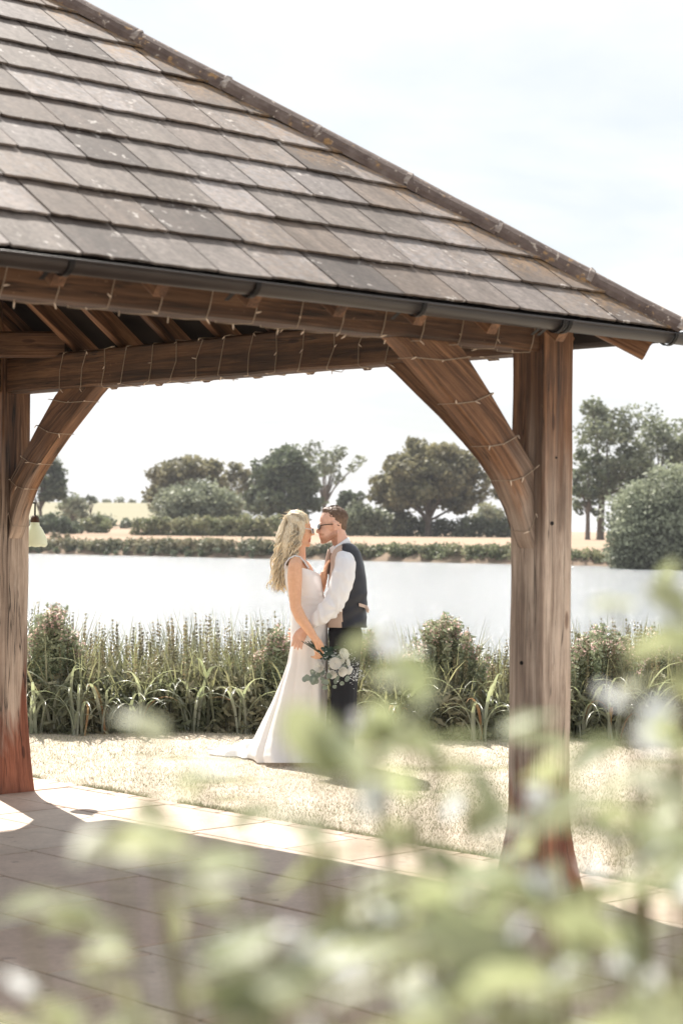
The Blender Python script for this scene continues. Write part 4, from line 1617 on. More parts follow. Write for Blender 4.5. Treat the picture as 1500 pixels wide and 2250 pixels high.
def paint(me, fn):
    nv = len(me.vertices); bd = np.zeros(nv, dtype=np.float32); lp = np.zeros(nv, dtype=np.float32)
    for i, v in enumerate(me.vertices):
        b, l = fn(v.co); bd[i] = b; lp[i] = l
    for k, d in (('beard', bd), ('lip', lp)):
        a = me.attributes.new(k, 'FLOAT', 'POINT'); a.data.foreach_set('value', d)


def fabric(name, c, c2=None, rough=0.85, trans=0.0, weave=900, bmp=0.15, sheen=0.0):
    m, nt, p = base_mat(name)
    pos = geo_pos(nt)
    nt.links.new(ramp(nt, noise_node(nt, pos, 9, 4), [(0.3, c), (0.7, c2 or tuple(x * 0.92 for x in c))]), p.inputs['Base Color'])
    p.inputs['Roughness'].default_value = rough
    p.inputs['Specular IOR Level'].default_value = 0.25
    p.inputs['Sheen Weight'].default_value = sheen
    bump(nt, p, noise_node(nt, pos, 26, 3, 0.5, 0.5), bmp, 0.006)
    if trans:
        t = nt.nodes.new('ShaderNodeBsdfTranslucent'); t.inputs[0].default_value = (*c, 1)
        mx = nt.nodes.new('ShaderNodeMixShader'); mx.inputs[0].default_value = trans
        nt.links.new(p.outputs[0], mx.inputs[1]); nt.links.new(t.outputs[0], mx.inputs[2])
        nt.links.new(mx.outputs[0], nt.nodes['Material Output'].inputs['Surface'])
    return m


M_SKIN_B = skin_mat('skin_tanned', (0.78, 0.46, 0.29))
M_SKIN_G = skin_mat('skin_fair', (0.74, 0.46, 0.35))
M_DRESS = fabric('dress_satin', (0.92, 0.905, 0.90), (0.89, 0.87, 0.86), 0.5, 0.15)
M_SHIRT = fabric('shirt_cotton', (0.86, 0.87, 0.90), (0.83, 0.84, 0.88), 0.8, 0.15, bmp=0.3)
M_NAVY = fabric('waistcoat_back', (0.024, 0.026, 0.034), (0.032, 0.034, 0.043), 0.45)
M_BEIGE = fabric('waistcoat_front', (0.55, 0.43, 0.36), (0.5, 0.39, 0.33), 0.8)
M_TROUS = fabric('trousers_black', (0.018, 0.019, 0.024), None, 0.8)
M_SHOE = fabric('shoe_leather', (0.30, 0.15, 0.08), (0.22, 0.10, 0.05), 0.35)
M_BLACK = simple('black_plastic', (0.01, 0.01, 0.01), None, 10, 0.15)
M_WHITEP = simple('white_plastic', (0.7, 0.68, 0.66), None, 10, 0.3)


def hair_mat(name, c1, c2, c3):
    m, nt, p = base_mat(name)
    pos = geo_pos(nt)
    st = noise_node(nt, mapping(nt, pos, (90, 90, 18)), 1.0, 4, 0.6, 1.5)
    col = ramp(nt, st, [(0.3, c1), (0.5, c2), (0.7, c3)])
    a = attr(nt, 'rnd', 'Fac')
    mr = nt.nodes.new('ShaderNodeMapRange'); mr.inputs['To Min'].default_value = 0.6; mr.inputs['To Max'].default_value = 1.35
    nt.links.new(a, mr.inputs['Value'])
    mm = nt.nodes.new('ShaderNodeVectorMath'); mm.operation = 'SCALE'
    nt.links.new(col, mm.inputs[0]); nt.links.new(mr.outputs[0], mm.inputs['Scale'])
    nt.links.new(mm.outputs[0], p.inputs['Base Color'])
    p.inputs['Roughness'].default_value = 0.42
    bump(nt, p, st, 0.6, 0.006)
    t = nt.nodes.new('ShaderNodeBsdfTranslucent'); nt.links.new(mm.outputs[0], t.inputs[0])
    mx = nt.nodes.new('ShaderNodeMixShader'); mx.inputs[0].default_value = 0.22
    nt.links.new(p.outputs[0], mx.inputs[1]); nt.links.new(t.outputs[0], mx.inputs[2])
    nt.links.new(mx.outputs[0], nt.nodes['Material Output'].inputs['Surface'])
    return m


M_HAIR_B = hair_mat('blonde_hair', (0.56, 0.43, 0.28), (0.90, 0.78, 0.57), (0.96, 0.90, 0.75))
M_HAIR_G = hair_mat('brown_hair', (0.10, 0.06, 0.04), (0.18, 0.11, 0.07), (0.28, 0.18, 0.12))


def loft(name, levels, ntheta=64, nlev=60, top=None, fold=None, cy=0.0, close_top=False, power=2.3):
    """levels: (py, px_back_or_left, px_right, half depth); rings stacked along the body"""
    L = np.array(levels, dtype=float)
    V = []; Fc = []; prm = []
    for j in range(nlev + 1):
        for k in range(ntheta):
            th = 2 * PI * k / ntheta
            cx_, sy_ = math.cos(th), math.sin(th)
            f = j / nlev
            p0 = L[0, 0]; p1_ = L[-1, 0]
            if top is not None:
                p0 = top(cx_, sy_)
            py = p0 + (p1_ - p0) * f
            l = np.interp(py, L[:, 0], L[:, 1]); r = np.interp(py, L[:, 0], L[:, 2]); d = np.interp(py, L[:, 0], L[:, 3])
            ex = math.copysign(abs(cx_) ** (2 / power), cx_); ey = math.copysign(abs(sy_) ** (2 / power), sy_)
            px = (l + r) / 2 + (r - l) / 2 * ex
            dy_ = cy + d * ey
            dp_, dd_ = (0, 0)
            if fold: dp_, dd_ = fold(th, py, f)
            V.append(PW(px + dp_, py, dy_ + dd_))
            prm.append((px, py, th))
    for j in range(nlev):
        for k in range(ntheta):
            a = j * ntheta + k; b = j * ntheta + (k + 1) % ntheta
            Fc.append((a, b, b + ntheta, a + ntheta))
    if close_top:
        Fc.append(tuple(range(ntheta - 1, -1, -1)))
    return V, Fc, prm


def fix_normals(me):
    bm = bmesh.new(); bm.from_mesh(me); bmesh.ops.recalc_face_normals(bm, faces=bm.faces); bm.to_mesh(me); bm.free()
    me.polygons.foreach_set('use_smooth', [True] * len(me.polygons))
    return me


# ---------------- bride
bride = thing('person', 'bride with long wavy blonde hair and sunglasses in a sleeveless white gown holding the bouquet', 'person', PW(680, 1678, 0))
B = Blob()
B.ell(PW(655, 1155), 0.086, 0.072, 0.084, 0.1)
B.ell(PW(669, 1172), 0.050, 0.054, 0.068, -0.05)
B.cap(PW(660, 1186, -0.03), PW(677, 1197, 0), 0.022, 0.017)
B.cap(PW(660, 1186, 0.03), PW(677, 1197, 0), 0.022, 0.017)
B.cap(PW(683, 1160), PW(688.5, 1173), 0.007, 0.011)
B.cap(PW(684, 1174, -0.008), PW(684, 1174, 0.008), 0.009, 0.009)
B.cap(PW(680.5, 1183.5, -0.012), PW(680.5, 1183.5, 0.012), 0.010, 0.010)
B.cap(PW(680, 1189, -0.010), PW(680, 1189, 0.010), 0.009, 0.009)
B.cap(PW(679, 1154, -0.03), PW(679, 1154, 0.03), 0.012, 0.012)
B.ell(PW(651, 1168, -0.070), 0.016, 0.008, 0.028)
B.chain([PW(655, 1185), PW(657, 1203), PW(655, 1226)], [0.052, 0.047, 0.055])
B.chain([PW(655, 1226), PW(650, 1236, -0.08), PW(648, 1245, -0.145)], [0.05, 0.05, 0.048])
B.chain([PW(655, 1226), PW(654, 1236, 0.08), PW(654, 1245, 0.145)], [0.05, 0.05, 0.048])
B.ell(PW(660, 1268), 0.098, 0.14, 0.13)
B.ell(PW(672, 1315), 0.09, 0.115, 0.12)
B.ell(PW(680, 1385), 0.105, 0.145, 0.14)
B.chain([PW(680, 1410, -0.03), PW(676, 1530, 0.0), PW(676, 1655, 0.06)], [0.08, 0.055, 0.038])
B.chain([PW(682, 1410, 0.07), PW(684, 1530, 0.12), PW(684, 1655, 0.16)], [0.08, 0.055, 0.038])
B.cap(PW(676, 1664, 0.06), PW(698, 1670, 0.06), 0.03, 0.022)
B.cap(PW(684, 1664, 0.16), PW(703, 1670, 0.16), 0.03, 0.022)
# near arm, hanging down and forward, holding the stems
sh, el, wr = PW(648, 1246, -0.19), PW(649, 1332, -0.235), PW(692, 1403, -0.285)
B.chain([sh, PW(647.5, 1268, -0.205), PW(648, 1300, -0.22), el], [0.050, 0.053, 0.046, 0.039])
B.chain([el, PW(660, 1357, -0.255), PW(676, 1380, -0.27), wr], [0.040, 0.041, 0.034, 0.025])
B.hand(wr, PW(699.5, 1421, -0.285), (0.35, 0.15, -0.93), (0.75, -0.45, 0.2), 0.95, (-0.75, 0.35, -0.25), 1.12, thumb=(0.1, -0.4, -0.9))
# far arm bent up, hand flat on his chest
sh2, el2, wr2 = PW(655, 1246, 0.17), PW(684, 1322, 0.21), PW(707, 1291, 0.02)
B.chain([sh2, PW(668, 1285, 0.2), el2], [0.048, 0.045, 0.038])
B.chain([el2, PW(700, 1305, 0.12), wr2], [0.038, 0.034, 0.025])
B.hand(wr2, PW(711.5, 1265, -0.03), (0.16, 0.1, 0.98), (0.15, -0.95, 0.05), 0.22, (0.8, 0.3, 0.1), 1.12, thumb=(-0.3, -0.4, 0.4))
me = B.build('body', 0.0045, 5)


def pf(co):
    x, y = pix(co)
    lip = 1.0 if (abs(y - 1186) < 5.5 and x > 677.5 and abs(co.y - DP) < 0.022) else 0.0
    return 0.0, lip * 0.8


paint(me, pf)
child('body', me, M_SKIN_B, bride)

lev_b = [(1226, 630, 670, 0.10), (1236, 626, 678, 0.135), (1250, 623, 695, 0.150), (1265, 623, 706, 0.160), (1280, 625, 708, 0.155), (1295, 629, 709, 0.145), (1310, 633, 713, 0.132),
         (1330, 637, 717, 0.128), (1350, 639, 719, 0.140), (1380, 638, 720, 0.158), (1421, 638, 720, 0.165), (1458, 631, 719, 0.175), (1500, 616, 718, 0.20),
         (1540, 602, 716, 0.225), (1589, 581, 714, 0.26), (1620, 568, 712, 0.285), (1645, 557, 710, 0.33), (1662, 553, 709, 0.36), (1676, 558, 706, 0.38)]


def dress_top(c, s):
    # scooped front, armholes at the sides, moderate back
    side = abs(s)
    front = max(0, c)
    return 1244 + 18 * front ** 1.5 - 2 * max(0, -c) + 3 * side ** 6


def dress_fold(th, py, f):
    dp = dd = 0.0
    if py < 1345:
        if 1290 < py:
            w = math.sin(py * 0.55 + 2.2 * math.cos(th) + math.sin(th * 3)) * 0.9 * min(1, (py - 1290) / 20) * min(1, max(0, (1345 - py) / 12)) * 1.7
            dp += w * math.cos(th); dd += w * 0.0032 * math.sin(th)
    if py > 1395:
        g = min(1, (py - 1395) / 260)
        ph = th * 1.0 + 0.35 * g
        ph = th + 0.55 * (1 - g)
        w = (math.sin(ph * 9 + 0.6) * 0.55 + math.sin(ph * 5 - 1.1) * 0.7 + math.sin(ph * 17 + 2) * 0.22)
        a = (g ** 0.9) * 0.040 + 0.003
        dp += w * a * 311 * math.cos(th) * 0.8; dd += w * a * math.sin(th) * 1.1
        dd += 0.17 * g
        if py > 1640:
            w2 = math.sin(th * 13) * (py - 1640) / 36
            dp += 2.0 * w2 * math.cos(th); dd += 0.012 * w2 * math.sin(th)
    return dp, dd


V, Fc, _ = loft('gown', lev_b, 150, 120, dress_top, dress_fold)
V2 = []
for v in V:
    v2 = Vector(v); v2.z = max(v2.z, 0.012 + 0.01 * noise.noise(Vector((v.x * 9, v.y * 9, 0)))); V2.append(v2)
child('gown', fix_normals(new_mesh('gown', V2, Fc, True)), M_DRESS, bride)
# straps
for sg in (-1, 1):
    pts = [PW(627, 1250, sg * 0.118), PW(629, 1238, sg * 0.112), PW(637, 1228, sg * 0.100), PW(648, 1222.5, sg * 0.092), PW(658, 1225, sg * 0.088), PW(667, 1235, sg * 0.088), PW(677, 1250, sg * 0.095)]
    V = []; 
    for i, p in enumerate(pts):
        tn = (pts[min(i + 1, 6)] - pts[max(0, i - 1)]).normalized(); n_ = Vector((-tn.z, 0, tn.x)).normalized()
        if n_.z < 0: n_ = -n_
        for (w_, h_) in ((-0.018, 0.0), (0.018, 0.0), (0.018, 0.011), (-0.018, 0.011)):
            V.append(p + Vector((0, 1, 0)) * w_ + n_ * h_)
    Fc = [(i * 4 + k, i * 4 + (k + 1) % 4, i * 4 + 4 + (k + 1) % 4, i * 4 + 4 + k) for i in range(6) for k in range(4)]
    child('strap', fix_normals(new_mesh('strap', V, Fc, True)), M_DRESS, bride)
# train: cloth trailing over the grass behind her
nu_, nv_ = 60, 26
V = []; Fc = []
T0 = PW(612, 1668, 0.26); T1 = W(458, 1650, 14.35)
for i in range(nu_ + 1):
    f = i / nu_
    c = Vector((T0.x + (T1.x - T0.x) * f, T0.y + (T1.y - T0.y) * f + 0.06 * math.sin(f * 4), 0))
    hw = (0.30 * (1 - f) ** 0.8 + 0.03) * min(1, 0.35 + f * 3) + 0.05 * noise.noise(Vector((f * 6, 3, 3)))
    for j in range(nv_ + 1):
        g = j / nv_ * 2 - 1
        zz = 0.012 + (1 - g * g) ** 0.6 * (0.12 * (1 - f) ** 1.3 + 0.03) * (0.45 + 0.5 * noise.noise(Vector((f * 5, g * 3.2, 7))) + 0.75 * abs(math.sin(f * 9 + g * 5 + 2 * noise.noise(Vector((f * 3, g, 1))))) ** 1.5)
        V.append(c + Vector((0.05 * noise.noise(Vector((f * 6, g, 2))), g * hw + 0.04 * noise.noise(Vector((f * 7, 0, g))), max(0.008, zz))))
for i in range(nu_):
    for j in range(nv_):
        a = i * (nv_ + 1) + j
        Fc.append((a, a + 1, a + nv_ + 2, a + nv_ + 1))
child('train', fix_normals(new_mesh('train', V, Fc, True)), M_DRESS, bride)

# hair: scalp volume and loose waves
H = Blob()
H.ell(PW(650, 1150), 0.088, 0.083, 0.086, 0.25)
H.chain([PW(636, 1150), PW(624, 1180), PW(619, 1215), PW(617, 1250), PW(614, 1280)], [0.058, 0.060, 0.050, 0.032, 0.014])
H.chain([PW(640, 1160, -0.05), PW(632, 1190, -0.06), PW(628, 1220, -0.05)], [0.045, 0.045, 0.03])
H.chain([PW(660, 1148, -0.055), PW(663, 1168, -0.072), PW(655, 1192, -0.075), PW(647, 1212, -0.07)], [0.03, 0.024, 0.022, 0.014])
H.chain([PW(640, 1160, 0.05), PW(632, 1190, 0.06), PW(628, 1220, 0.05)], [0.045, 0.045, 0.03])
me = H.build('hair', 0.006, 3, lambda c: 0.006 * noise.noise(Vector((c.x * 40, c.y * 40, c.z * 12))) + 0.004 * noise.noise(Vector((c.x * 90, c.y * 90, c.z * 25))))
at = me.attributes.new('rnd', 'FLOAT', 'POINT'); at.data.foreach_set('value', np.full(len(me.vertices), 0.4, dtype=np.float32))
hairo = child('hair', me, M_HAIR_B, bride)
mb = MB()
hc = PW(650, 1150)
for i in range(620):
    kind = random.random()
    th = random.uniform(-PI, PI)
    if kind < 0.42:            # swept over the crown to the clip at the back
        side = random.uniform(-1, 1)
        a0 = random.uniform(-0.1, 0.8)
        ex = (0.086 + 0.006) * 1.02; ey = 0.087; ez = 0.088
        pts = []
        for q in range(8):
            f = q / 7
            ang = a0 + (2.75 - a0) * f
            lat = side * (1 - 0.55 * f)
            rr_ = math.sqrt(max(0.02, 1 - (lat * 0.9) ** 2))
            p = hc + Vector((math.cos(ang) * ex * rr_, lat * ey * 0.95, math.sin(ang) * ez * rr_ * (0.96 if ang < 2 else 0.8)))
            p += Vector((0, 0, 1)) * (0.003 * math.sin(f * 9 + i))
            pts.append(p)
        if random.random() < 0.1:
            pts = [p + (p - hc).normalized() * 0.010 * random.random() for p in pts]
        mb.tube(pts, [0.0022] + [0.0042] * 5 + [0.003, 0.001], 4, False, random.random())
    else:                      # loose waves
        s_lat = random.uniform(-1, 1)
        st_ = PW(random.uniform(626, 660), random.uniform(1135, 1165), s_lat * 0.07)
        front = random.random() < 0.22
        endx = random.gauss(616, 10) if not front else random.uniform(632, 654)
        endy = random.triangular(1220, 1310, 1285) if not front else random.uniform(1195, 1238)
        en = PW(endx, endy, s_lat * (0.05 if not front else 0.02) - (0.07 if front else 0))
        mid = PW(random.gauss(609 if not front else 648, 9), (1155 + endy) / 2 + random.uniform(-8, 8), s_lat * 0.085 - (0.05 if front else 0))
        ph = random.uniform(0, 6.28); am = random.uniform(0.006, 0.020); fr = random.uniform(2.0, 4.0)
        pts = []; nn = 18
        for q in range(nn + 1):
            f = q / nn
            p = st_ * (1 - f) ** 2 + mid * 2 * f * (1 - f) + en * f * f
            p += Vector((math.sin(f * fr * 6.28 + ph) * am * min(1, f * 2), math.cos(f * fr * 6.28 + ph) * am * 0.8 * min(1, f * 2), 0))
            pts.append(p)
        r_ = random.uniform(0.003, 0.009)
        mb.tube(pts, [r_ * 0.5] + [r_ * (1 - 0.35 * q / nn) for q in range(1, nn)] + [0.0006], 4, False, random.random())
for i in range(46):            # flyaways
    a = random.uniform(0.3, 2.9); s_lat = random.uniform(-0.7, 0.7)
    p0 = hc + Vector((math.cos(a) * 0.088, s_lat * 0.07, math.sin(a) * 0.088)) if i < 26 else PW(random.uniform(598, 625), random.uniform(1180, 1290), s_lat * 0.06)
    d = Vector((random.uniform(-1, 0.3), random.uniform(-.4, .4), random.uniform(-0.5, 0.7) if i < 26 else random.uniform(-1, 0.1)))
    pts = [p0, p0 + d * 0.012 + ZZ * 0.004, p0 + d * 0.028 + ZZ * 0.003, p0 + d * 0.045 - ZZ * 0.004]
    mb.tube(pts, [0.0012, 0.001, 0.0009, 0.0004], 3, False, 0.9)
child('loose_waves', mb.mesh('loose_waves', True), M_HAIR_B, hairo, 'stuff')


def glasses(front_px, cy_px, ear_px, ear_py, hw, frame, tilt, parent, lensh=0.036, sidew=0.058):
    fr = MB(); ln = MB()
    up = Vector((tilt, 0, 1)).normalized(); fw = Vector((1, 0, 0)) if front_px > ear_px else Vector((-1, 0, 0))
    for sg in (-1, 1):
        c = PW(front_px, cy_px, sg * 0.034)
        # wrap a little toward the temples
        ax_ = Vector((-fw.x * 0.28 * 1, sg * 1.0, 0)).normalized()
        nr = ax_.cross(up).normalized()
        n_ = 16
        ring = []
        for q in range(n_):
            t_ = 2 * PI * q / n_
            ex = math.copysign(abs(math.cos(t_)) ** 0.7, math.cos(t_)); ey = math.copysign(abs(math.sin(t_)) ** 0.8, math.sin(t_))
            ring.append(c + ax_ * ex * sidew / 2 * 0.88 + up * ey * lensh / 2)
        fr.tube(ring + [ring[0], ring[1]], 0.0028, 6, False)
        V = []
        for o_ in (-0.001, 0.001):
            V += [p + nr * o_ for p in ring]
        ln.add(V, [tuple(range(n_ - 1, -1, -1)), tuple(range(n_, 2 * n_))] + [(q, (q + 1) % n_, n_ + (q + 1) % n_, n_ + q) for q in range(n_)])
        hinge = c + ax_ * sidew / 2 + up * lensh * 0.3
        ear = PW(ear_px, ear_py, sg * hw)
        mid = hinge.lerp(ear, 0.5) + Vector((0, sg * 0.006, 0.002))
        fr.tube([hinge, mid, ear, ear + Vector((-fw.x * 0.028, 0, -0.012)), ], [0.0042, 0.0036, 0.0034, 0.003], 6)
    c = PW(front_px, cy_px)
    fr.tube([c + Vector((0, -0.012, 0.006)), c + Vector((fw.x * 0.004, 0, 0.009)), c + Vector((0, 0.012, 0.006))], 0.003, 6)
    g_ = child('sunglasses', fr.mesh('sunglasses', True), frame, parent)
    child('lens', ln.mesh('lens'), M_BLACK, g_)


glasses(687, 1166.5, 655, 1160, 0.074, M_WHITEP, -0.12, bride)

# ---------------- groom
groom = thing('person', 'groom with short brown hair, beard and black sunglasses in white shirt and navy backed waistcoat', 'person', PW(752, 1678, 0))
B = Blob()
B.ell(PW(731, 1144.5), 0.094, 0.075, 0.092, 0.0)
B.ell(PW(716, 1166), 0.052, 0.054, 0.080, -0.08)
B.cap(PW(738, 1172, -0.045), PW(714, 1188, -0.012), 0.024, 0.020)
B.cap(PW(738, 1172, 0.045), PW(714, 1188, 0.012), 0.024, 0.020)
B.cap(PW(702.5, 1156), PW(697.5, 1168), 0.008, 0.0125)
B.cap(PW(701, 1169.5, -0.010), PW(701, 1169.5, 0.010), 0.009, 0.009)
B.cap(PW(703.5, 1152, -0.032), PW(703.5, 1152, 0.032), 0.012, 0.012)
B.cap(PW(703.5, 1177.5, -0.014), PW(703.5, 1177.5, 0.014), 0.010, 0.010)
B.cap(PW(705, 1183, -0.012), PW(705, 1183, 0.012), 0.0095, 0.0095)
B.cap(PW(709, 1190, -0.010), PW(709, 1190, 0.010), 0.017, 0.017)
for sg in (-1, 1):
    B.ell(PW(736, 1155, sg * 0.079), 0.017, 0.009, 0.031, 0.15)
    B.cap(PW(731, 1147, sg * 0.084), PW(740, 1152, sg * 0.088), 0.006, 0.005)
    B.cap(PW(734, 1163, sg * 0.078), PW(733.5, 1164, sg * 0.080), 0.008, 0.007)
B.chain([PW(740, 1168), PW(746, 1186), PW(754, 1212)], [0.058, 0.058, 0.066])
B.ell(PW(758, 1262), 0.10, 0.15, 0.16)
B.ell(PW(757, 1340), 0.10, 0.14, 0.15)
B.chain([PW(758, 1212), PW(758, 1236, -0.15)], [0.06, 0.05]); B.chain([PW(758, 1212), PW(758, 1236, 0.15)], [0.06, 0.05])
B.chain([PW(757, 1242, -0.2), PW(732, 1330, -0.25), PW(690, 1366, -0.225), PW(672, 1381, -0.215)], [0.045, 0.038, 0.030, 0.026])
B.chain([PW(757, 1242, 0.2), PW(735, 1325, 0.26), PW(695, 1362, 0.235), PW(680, 1378, 0.2)], [0.045, 0.038, 0.030, 0.026])
B.hand(PW(672, 1381, -0.213), PW(660, 1395, -0.205), (-0.35, 0.0, -0.93), (-0.85, -0.05, 0.35), 0.30, (0.2, 0.75, -0.2), 1.05, thumb=(-0.5, 0.1, -0.5))
B.hand(PW(680, 1378, 0.2), PW(664, 1386, 0.19), (-0.95, -0.1, -0.25), (0.1, 0.0, -1), 0.3, (-0.1, -0.8, 0), 1.1, thumb=(-0.6, 0, 0.6))
B.chain([PW(755, 1400, -0.08), PW(752, 1520, -0.09), PW(750, 1655, -0.09)], [0.07, 0.05, 0.04])
B.chain([PW(757, 1400, 0.08), PW(757, 1520, 0.09), PW(756, 1655, 0.09)], [0.07, 0.05, 0.04])
me = B.build('body', 0.0045, 5)


def gf(co):
    x, y = pix(co)
    if y > 1205 or y < 1160: return 0.0, 0.0
    jaw = (y - 1163) - max(0, (735 - x)) * 0.28
    b = 0.0
    if x < 741:
        edge = 1176 - max(0, x - 716) * 0.55         # cheek line climbs to the ear
        b = min(1, max(0, (y - edge) / 9))
        if x < 712 and 1172 < y < 1177: b = max(b, 0.8)
        if y > 1197: b *= max(0, 1 - (y - 1197) / 5)
    lip = 1.0 if (1177.5 < y < 1184 and x < 706 and abs(co.y - DP) < 0.02) else 0.0
    return b * 0.95 * (1 - lip), lip * 0.6


paint(me, gf)
child('body', me, M_SKIN_G, groom)

H = Blob()
H.ell(PW(736.5, 1138.5), 0.0895, 0.0735, 0.0855, 0.05)
H.ell(PW(751, 1151), 0.036, 0.052, 0.054, 0.15)
H.ell(PW(724, 1124.5), 0.054, 0.050, 0.032, -0.25)
me = H.build('hair', 0.005, 4, lambda c: 0.0035 * noise.noise(Vector((c.x * 60, c.y * 120, c.z * 60))))
at = me.attributes.new('rnd', 'FLOAT', 'POINT'); at.data.foreach_set('value', np.full(len(me.vertices), 0.5, dtype=np.float32))
hg = child('hair', me, M_HAIR_G, groom)
mb = MB(); gc = PW(736.5, 1138.5)
for i in range(420):           # short tufts
    d = Vector((random.gauss(0, 1), random.gauss(0, 1), abs(random.gauss(0, 1)) + 0.15)).normalized()
    p0 = gc + Vector((d.x * 0.088, d.y * 0.0725, d.z * 0.0845))
    flow = Vector((-0.7, 0, 0.55)) if d.x < 0.3 else Vector((0.3, 0, -0.9))
    q = p0 + d * 0.004 + flow * 0.011 + Vector((random.uniform(-.004, .004),) * 3)
    mb.tube([p0, p0.lerp(q, 0.5) + d * 0.002, q], [0.0018, 0.0014, 0.0004], 3, False, random.random())
child('short_tufts', mb.mesh('short_tufts'), M_HAIR_G, hg, 'stuff')
glasses(700.5, 1157.5, 737, 1151.5, 0.082, M_BLACK, 0.10, groom, 0.034, 0.060)

# shirt: loose sleeves and yoke, one cloth
S = Blob()
S.ell(PW(758, 1265), 0.115, 0.165, 0.175)
S.chain([PW(757, 1214), PW(757, 1236, -0.17)], [0.07, 0.07]); S.chain([PW(757, 1214), PW(757, 1236, 0.17)], [0.07, 0.07])
S.chain([PW(758, 1243, -0.215), PW(754, 1268, -0.235), PW(744, 1300, -0.25), PW(732, 1328, -0.255)], [0.078, 0.084, 0.080, 0.076])
S.chain([PW(732, 1328, -0.255), PW(715, 1346, -0.25), PW(700, 1358, -0.235), PW(689, 1367, -0.225)], [0.074, 0.070, 0.056, 0.042])
S.chain([PW(758, 1243, 0.215), PW(744, 1300, 0.26), PW(734, 1326, 0.265), PW(700, 1358, 0.24)], [0.078, 0.08, 0.074, 0.05])


def wrinkle(c):
    x, y = pix(c)
    w = 0.0
    if c.y < DP - 0.12:
        # folds radiating from the elbow and across the forearm
        d = math.hypot(x - 742, y - 1342)
        w += 0.006 * math.sin(math.atan2(y - 1342, x - 742) * 7 + d * 0.05 + 3 * noise.noise(c * 8)) * math.exp(-((d - 22) / 24) ** 2)
        w += 0.0035 * math.sin((x - y * 0.6) * 0.22 + 7 * noise.noise(c * 7)) * min(1, max(0, (y - 1300) / 30))
        w += 0.009 * (0.5 - abs(noise.noise(Vector((c.x * 16 + c.z * 6, c.y * 14, c.z * 8 - c.x * 6))))) * 2 - 0.006
    return w


me = S.build('shirt', 0.007, 8, wrinkle)
shirt = child('shirt', me, M_SHIRT, groom)
V = []; Fc = []; n = 40
for (a, r_, dd) in ((0, 0, 0.0), (1, 0, 0.0), (1, 1, 0.006), (0, 1, 0.008)):
    for k in range(n):
        th = 2 * PI * k / n; c_, s_ = math.cos(th), math.sin(th)
        if a == 1: cx_, cy_, hx, hy = 745.5, 1193.5, 20.5, 0.070
        else: cx_, cy_, hx, hy = 748, 1206, 23.5, 0.083
        hx -= r_ * 2; hy -= r_ * 0.006
        tilt = -(c_) * (13 if a == 1 else 10)
        V.append(PW(cx_ + hx * c_, cy_ + tilt, hy * s_))
for j in range(4):
    for k in range(n):
        Fc.append((j * n + k, j * n + (k + 1) % n, ((j + 1) % 4) * n + (k + 1) % n, ((j + 1) % 4) * n + k))
col = child('collar', fix_normals(new_mesh('collar', V, Fc, True)), M_SHIRT, shirt)
mb = MB()
for sg in (-1, 1):
    q = [PW(724.5, 1205, sg * 0.02), PW(732, 1221, sg * 0.055), PW(741, 1210, sg * 0.082), PW(733, 1199, sg * 0.062)]
    o_ = Vector((-0.004, sg * 0.004, 0.002))
    V = q + [p + o_ for p in q]
    mb.add(V, [(0, 1, 2, 3), (7, 6, 5, 4), (0, 4, 5, 1), (1, 5, 6, 2), (2, 6, 7, 3), (3, 7, 4, 0)])
child('collar_points', mb.mesh('collar_points'), M_SHIRT, shirt)
mb = MB(); mb.tube([PW(725, 1208), PW(722, 1216), PW(719, 1240), PW(716, 1262)], [0.016, 0.014, 0.02, 0.022], 8)
child('tie', mb.mesh('tie', True), M_BEIGE, groom)

lev_v = [(1194, 748, 772, 0.085), (1200, 740, 781, 0.12), (1208, 732, 787, 0.150), (1222, 727, 794, 0.168), (1250, 723, 801, 0.180), (1279, 719, 805.5, 0.182), (1307, 717, 806.5, 0.172),
         (1335, 715, 805, 0.162), (1350, 716, 803, 0.160), (1364, 717, 803.5, 0.163), (1379, 718, 804, 0.168)]


def vfold(th, py, f):
    w = noise.noise(Vector((math.cos(th) * 1.6, math.sin(th) * 1.6, py * 0.02 + 5))) * 0.010 + 0.0035 * math.sin(py * 0.22 + 5 * math.cos(th)) * (1 if py > 1300 else 0.3)
    return w * 311 * math.cos(th), w * math.sin(th)


V, Fc, prm = loft('vest', lev_v, 96, 60, None, vfold)
fa = [f for f in Fc if sum(prm[i][0] for i in f) / 4 < 751.5 - max(0, (1225 - prm[f[0]][1])) * 0.05]
fb = [f for f in Fc if f not in set(fa)]
for nm, ff, mt in (('waistcoat_front', fa, M_BEIGE), ('waistcoat_back', fb, M_NAVY)):
    me = new_mesh(nm, V, ff, True)
    bm = bmesh.new(); bm.from_mesh(me)
    bmesh.ops.delete(bm, geom=[v for v in bm.verts if not v.link_faces], context='VERTS')
    bmesh.ops.recalc_face_normals(bm, faces=bm.faces); bm.to_mesh(me); bm.free()
    o_ = child(nm, me, mt, groom)
    so = o_.modifiers.new('thickness', 'SOLIDIFY'); so.thickness = 0.004; so.offset = -1
    if nm == 'waistcoat_back': vb = o_
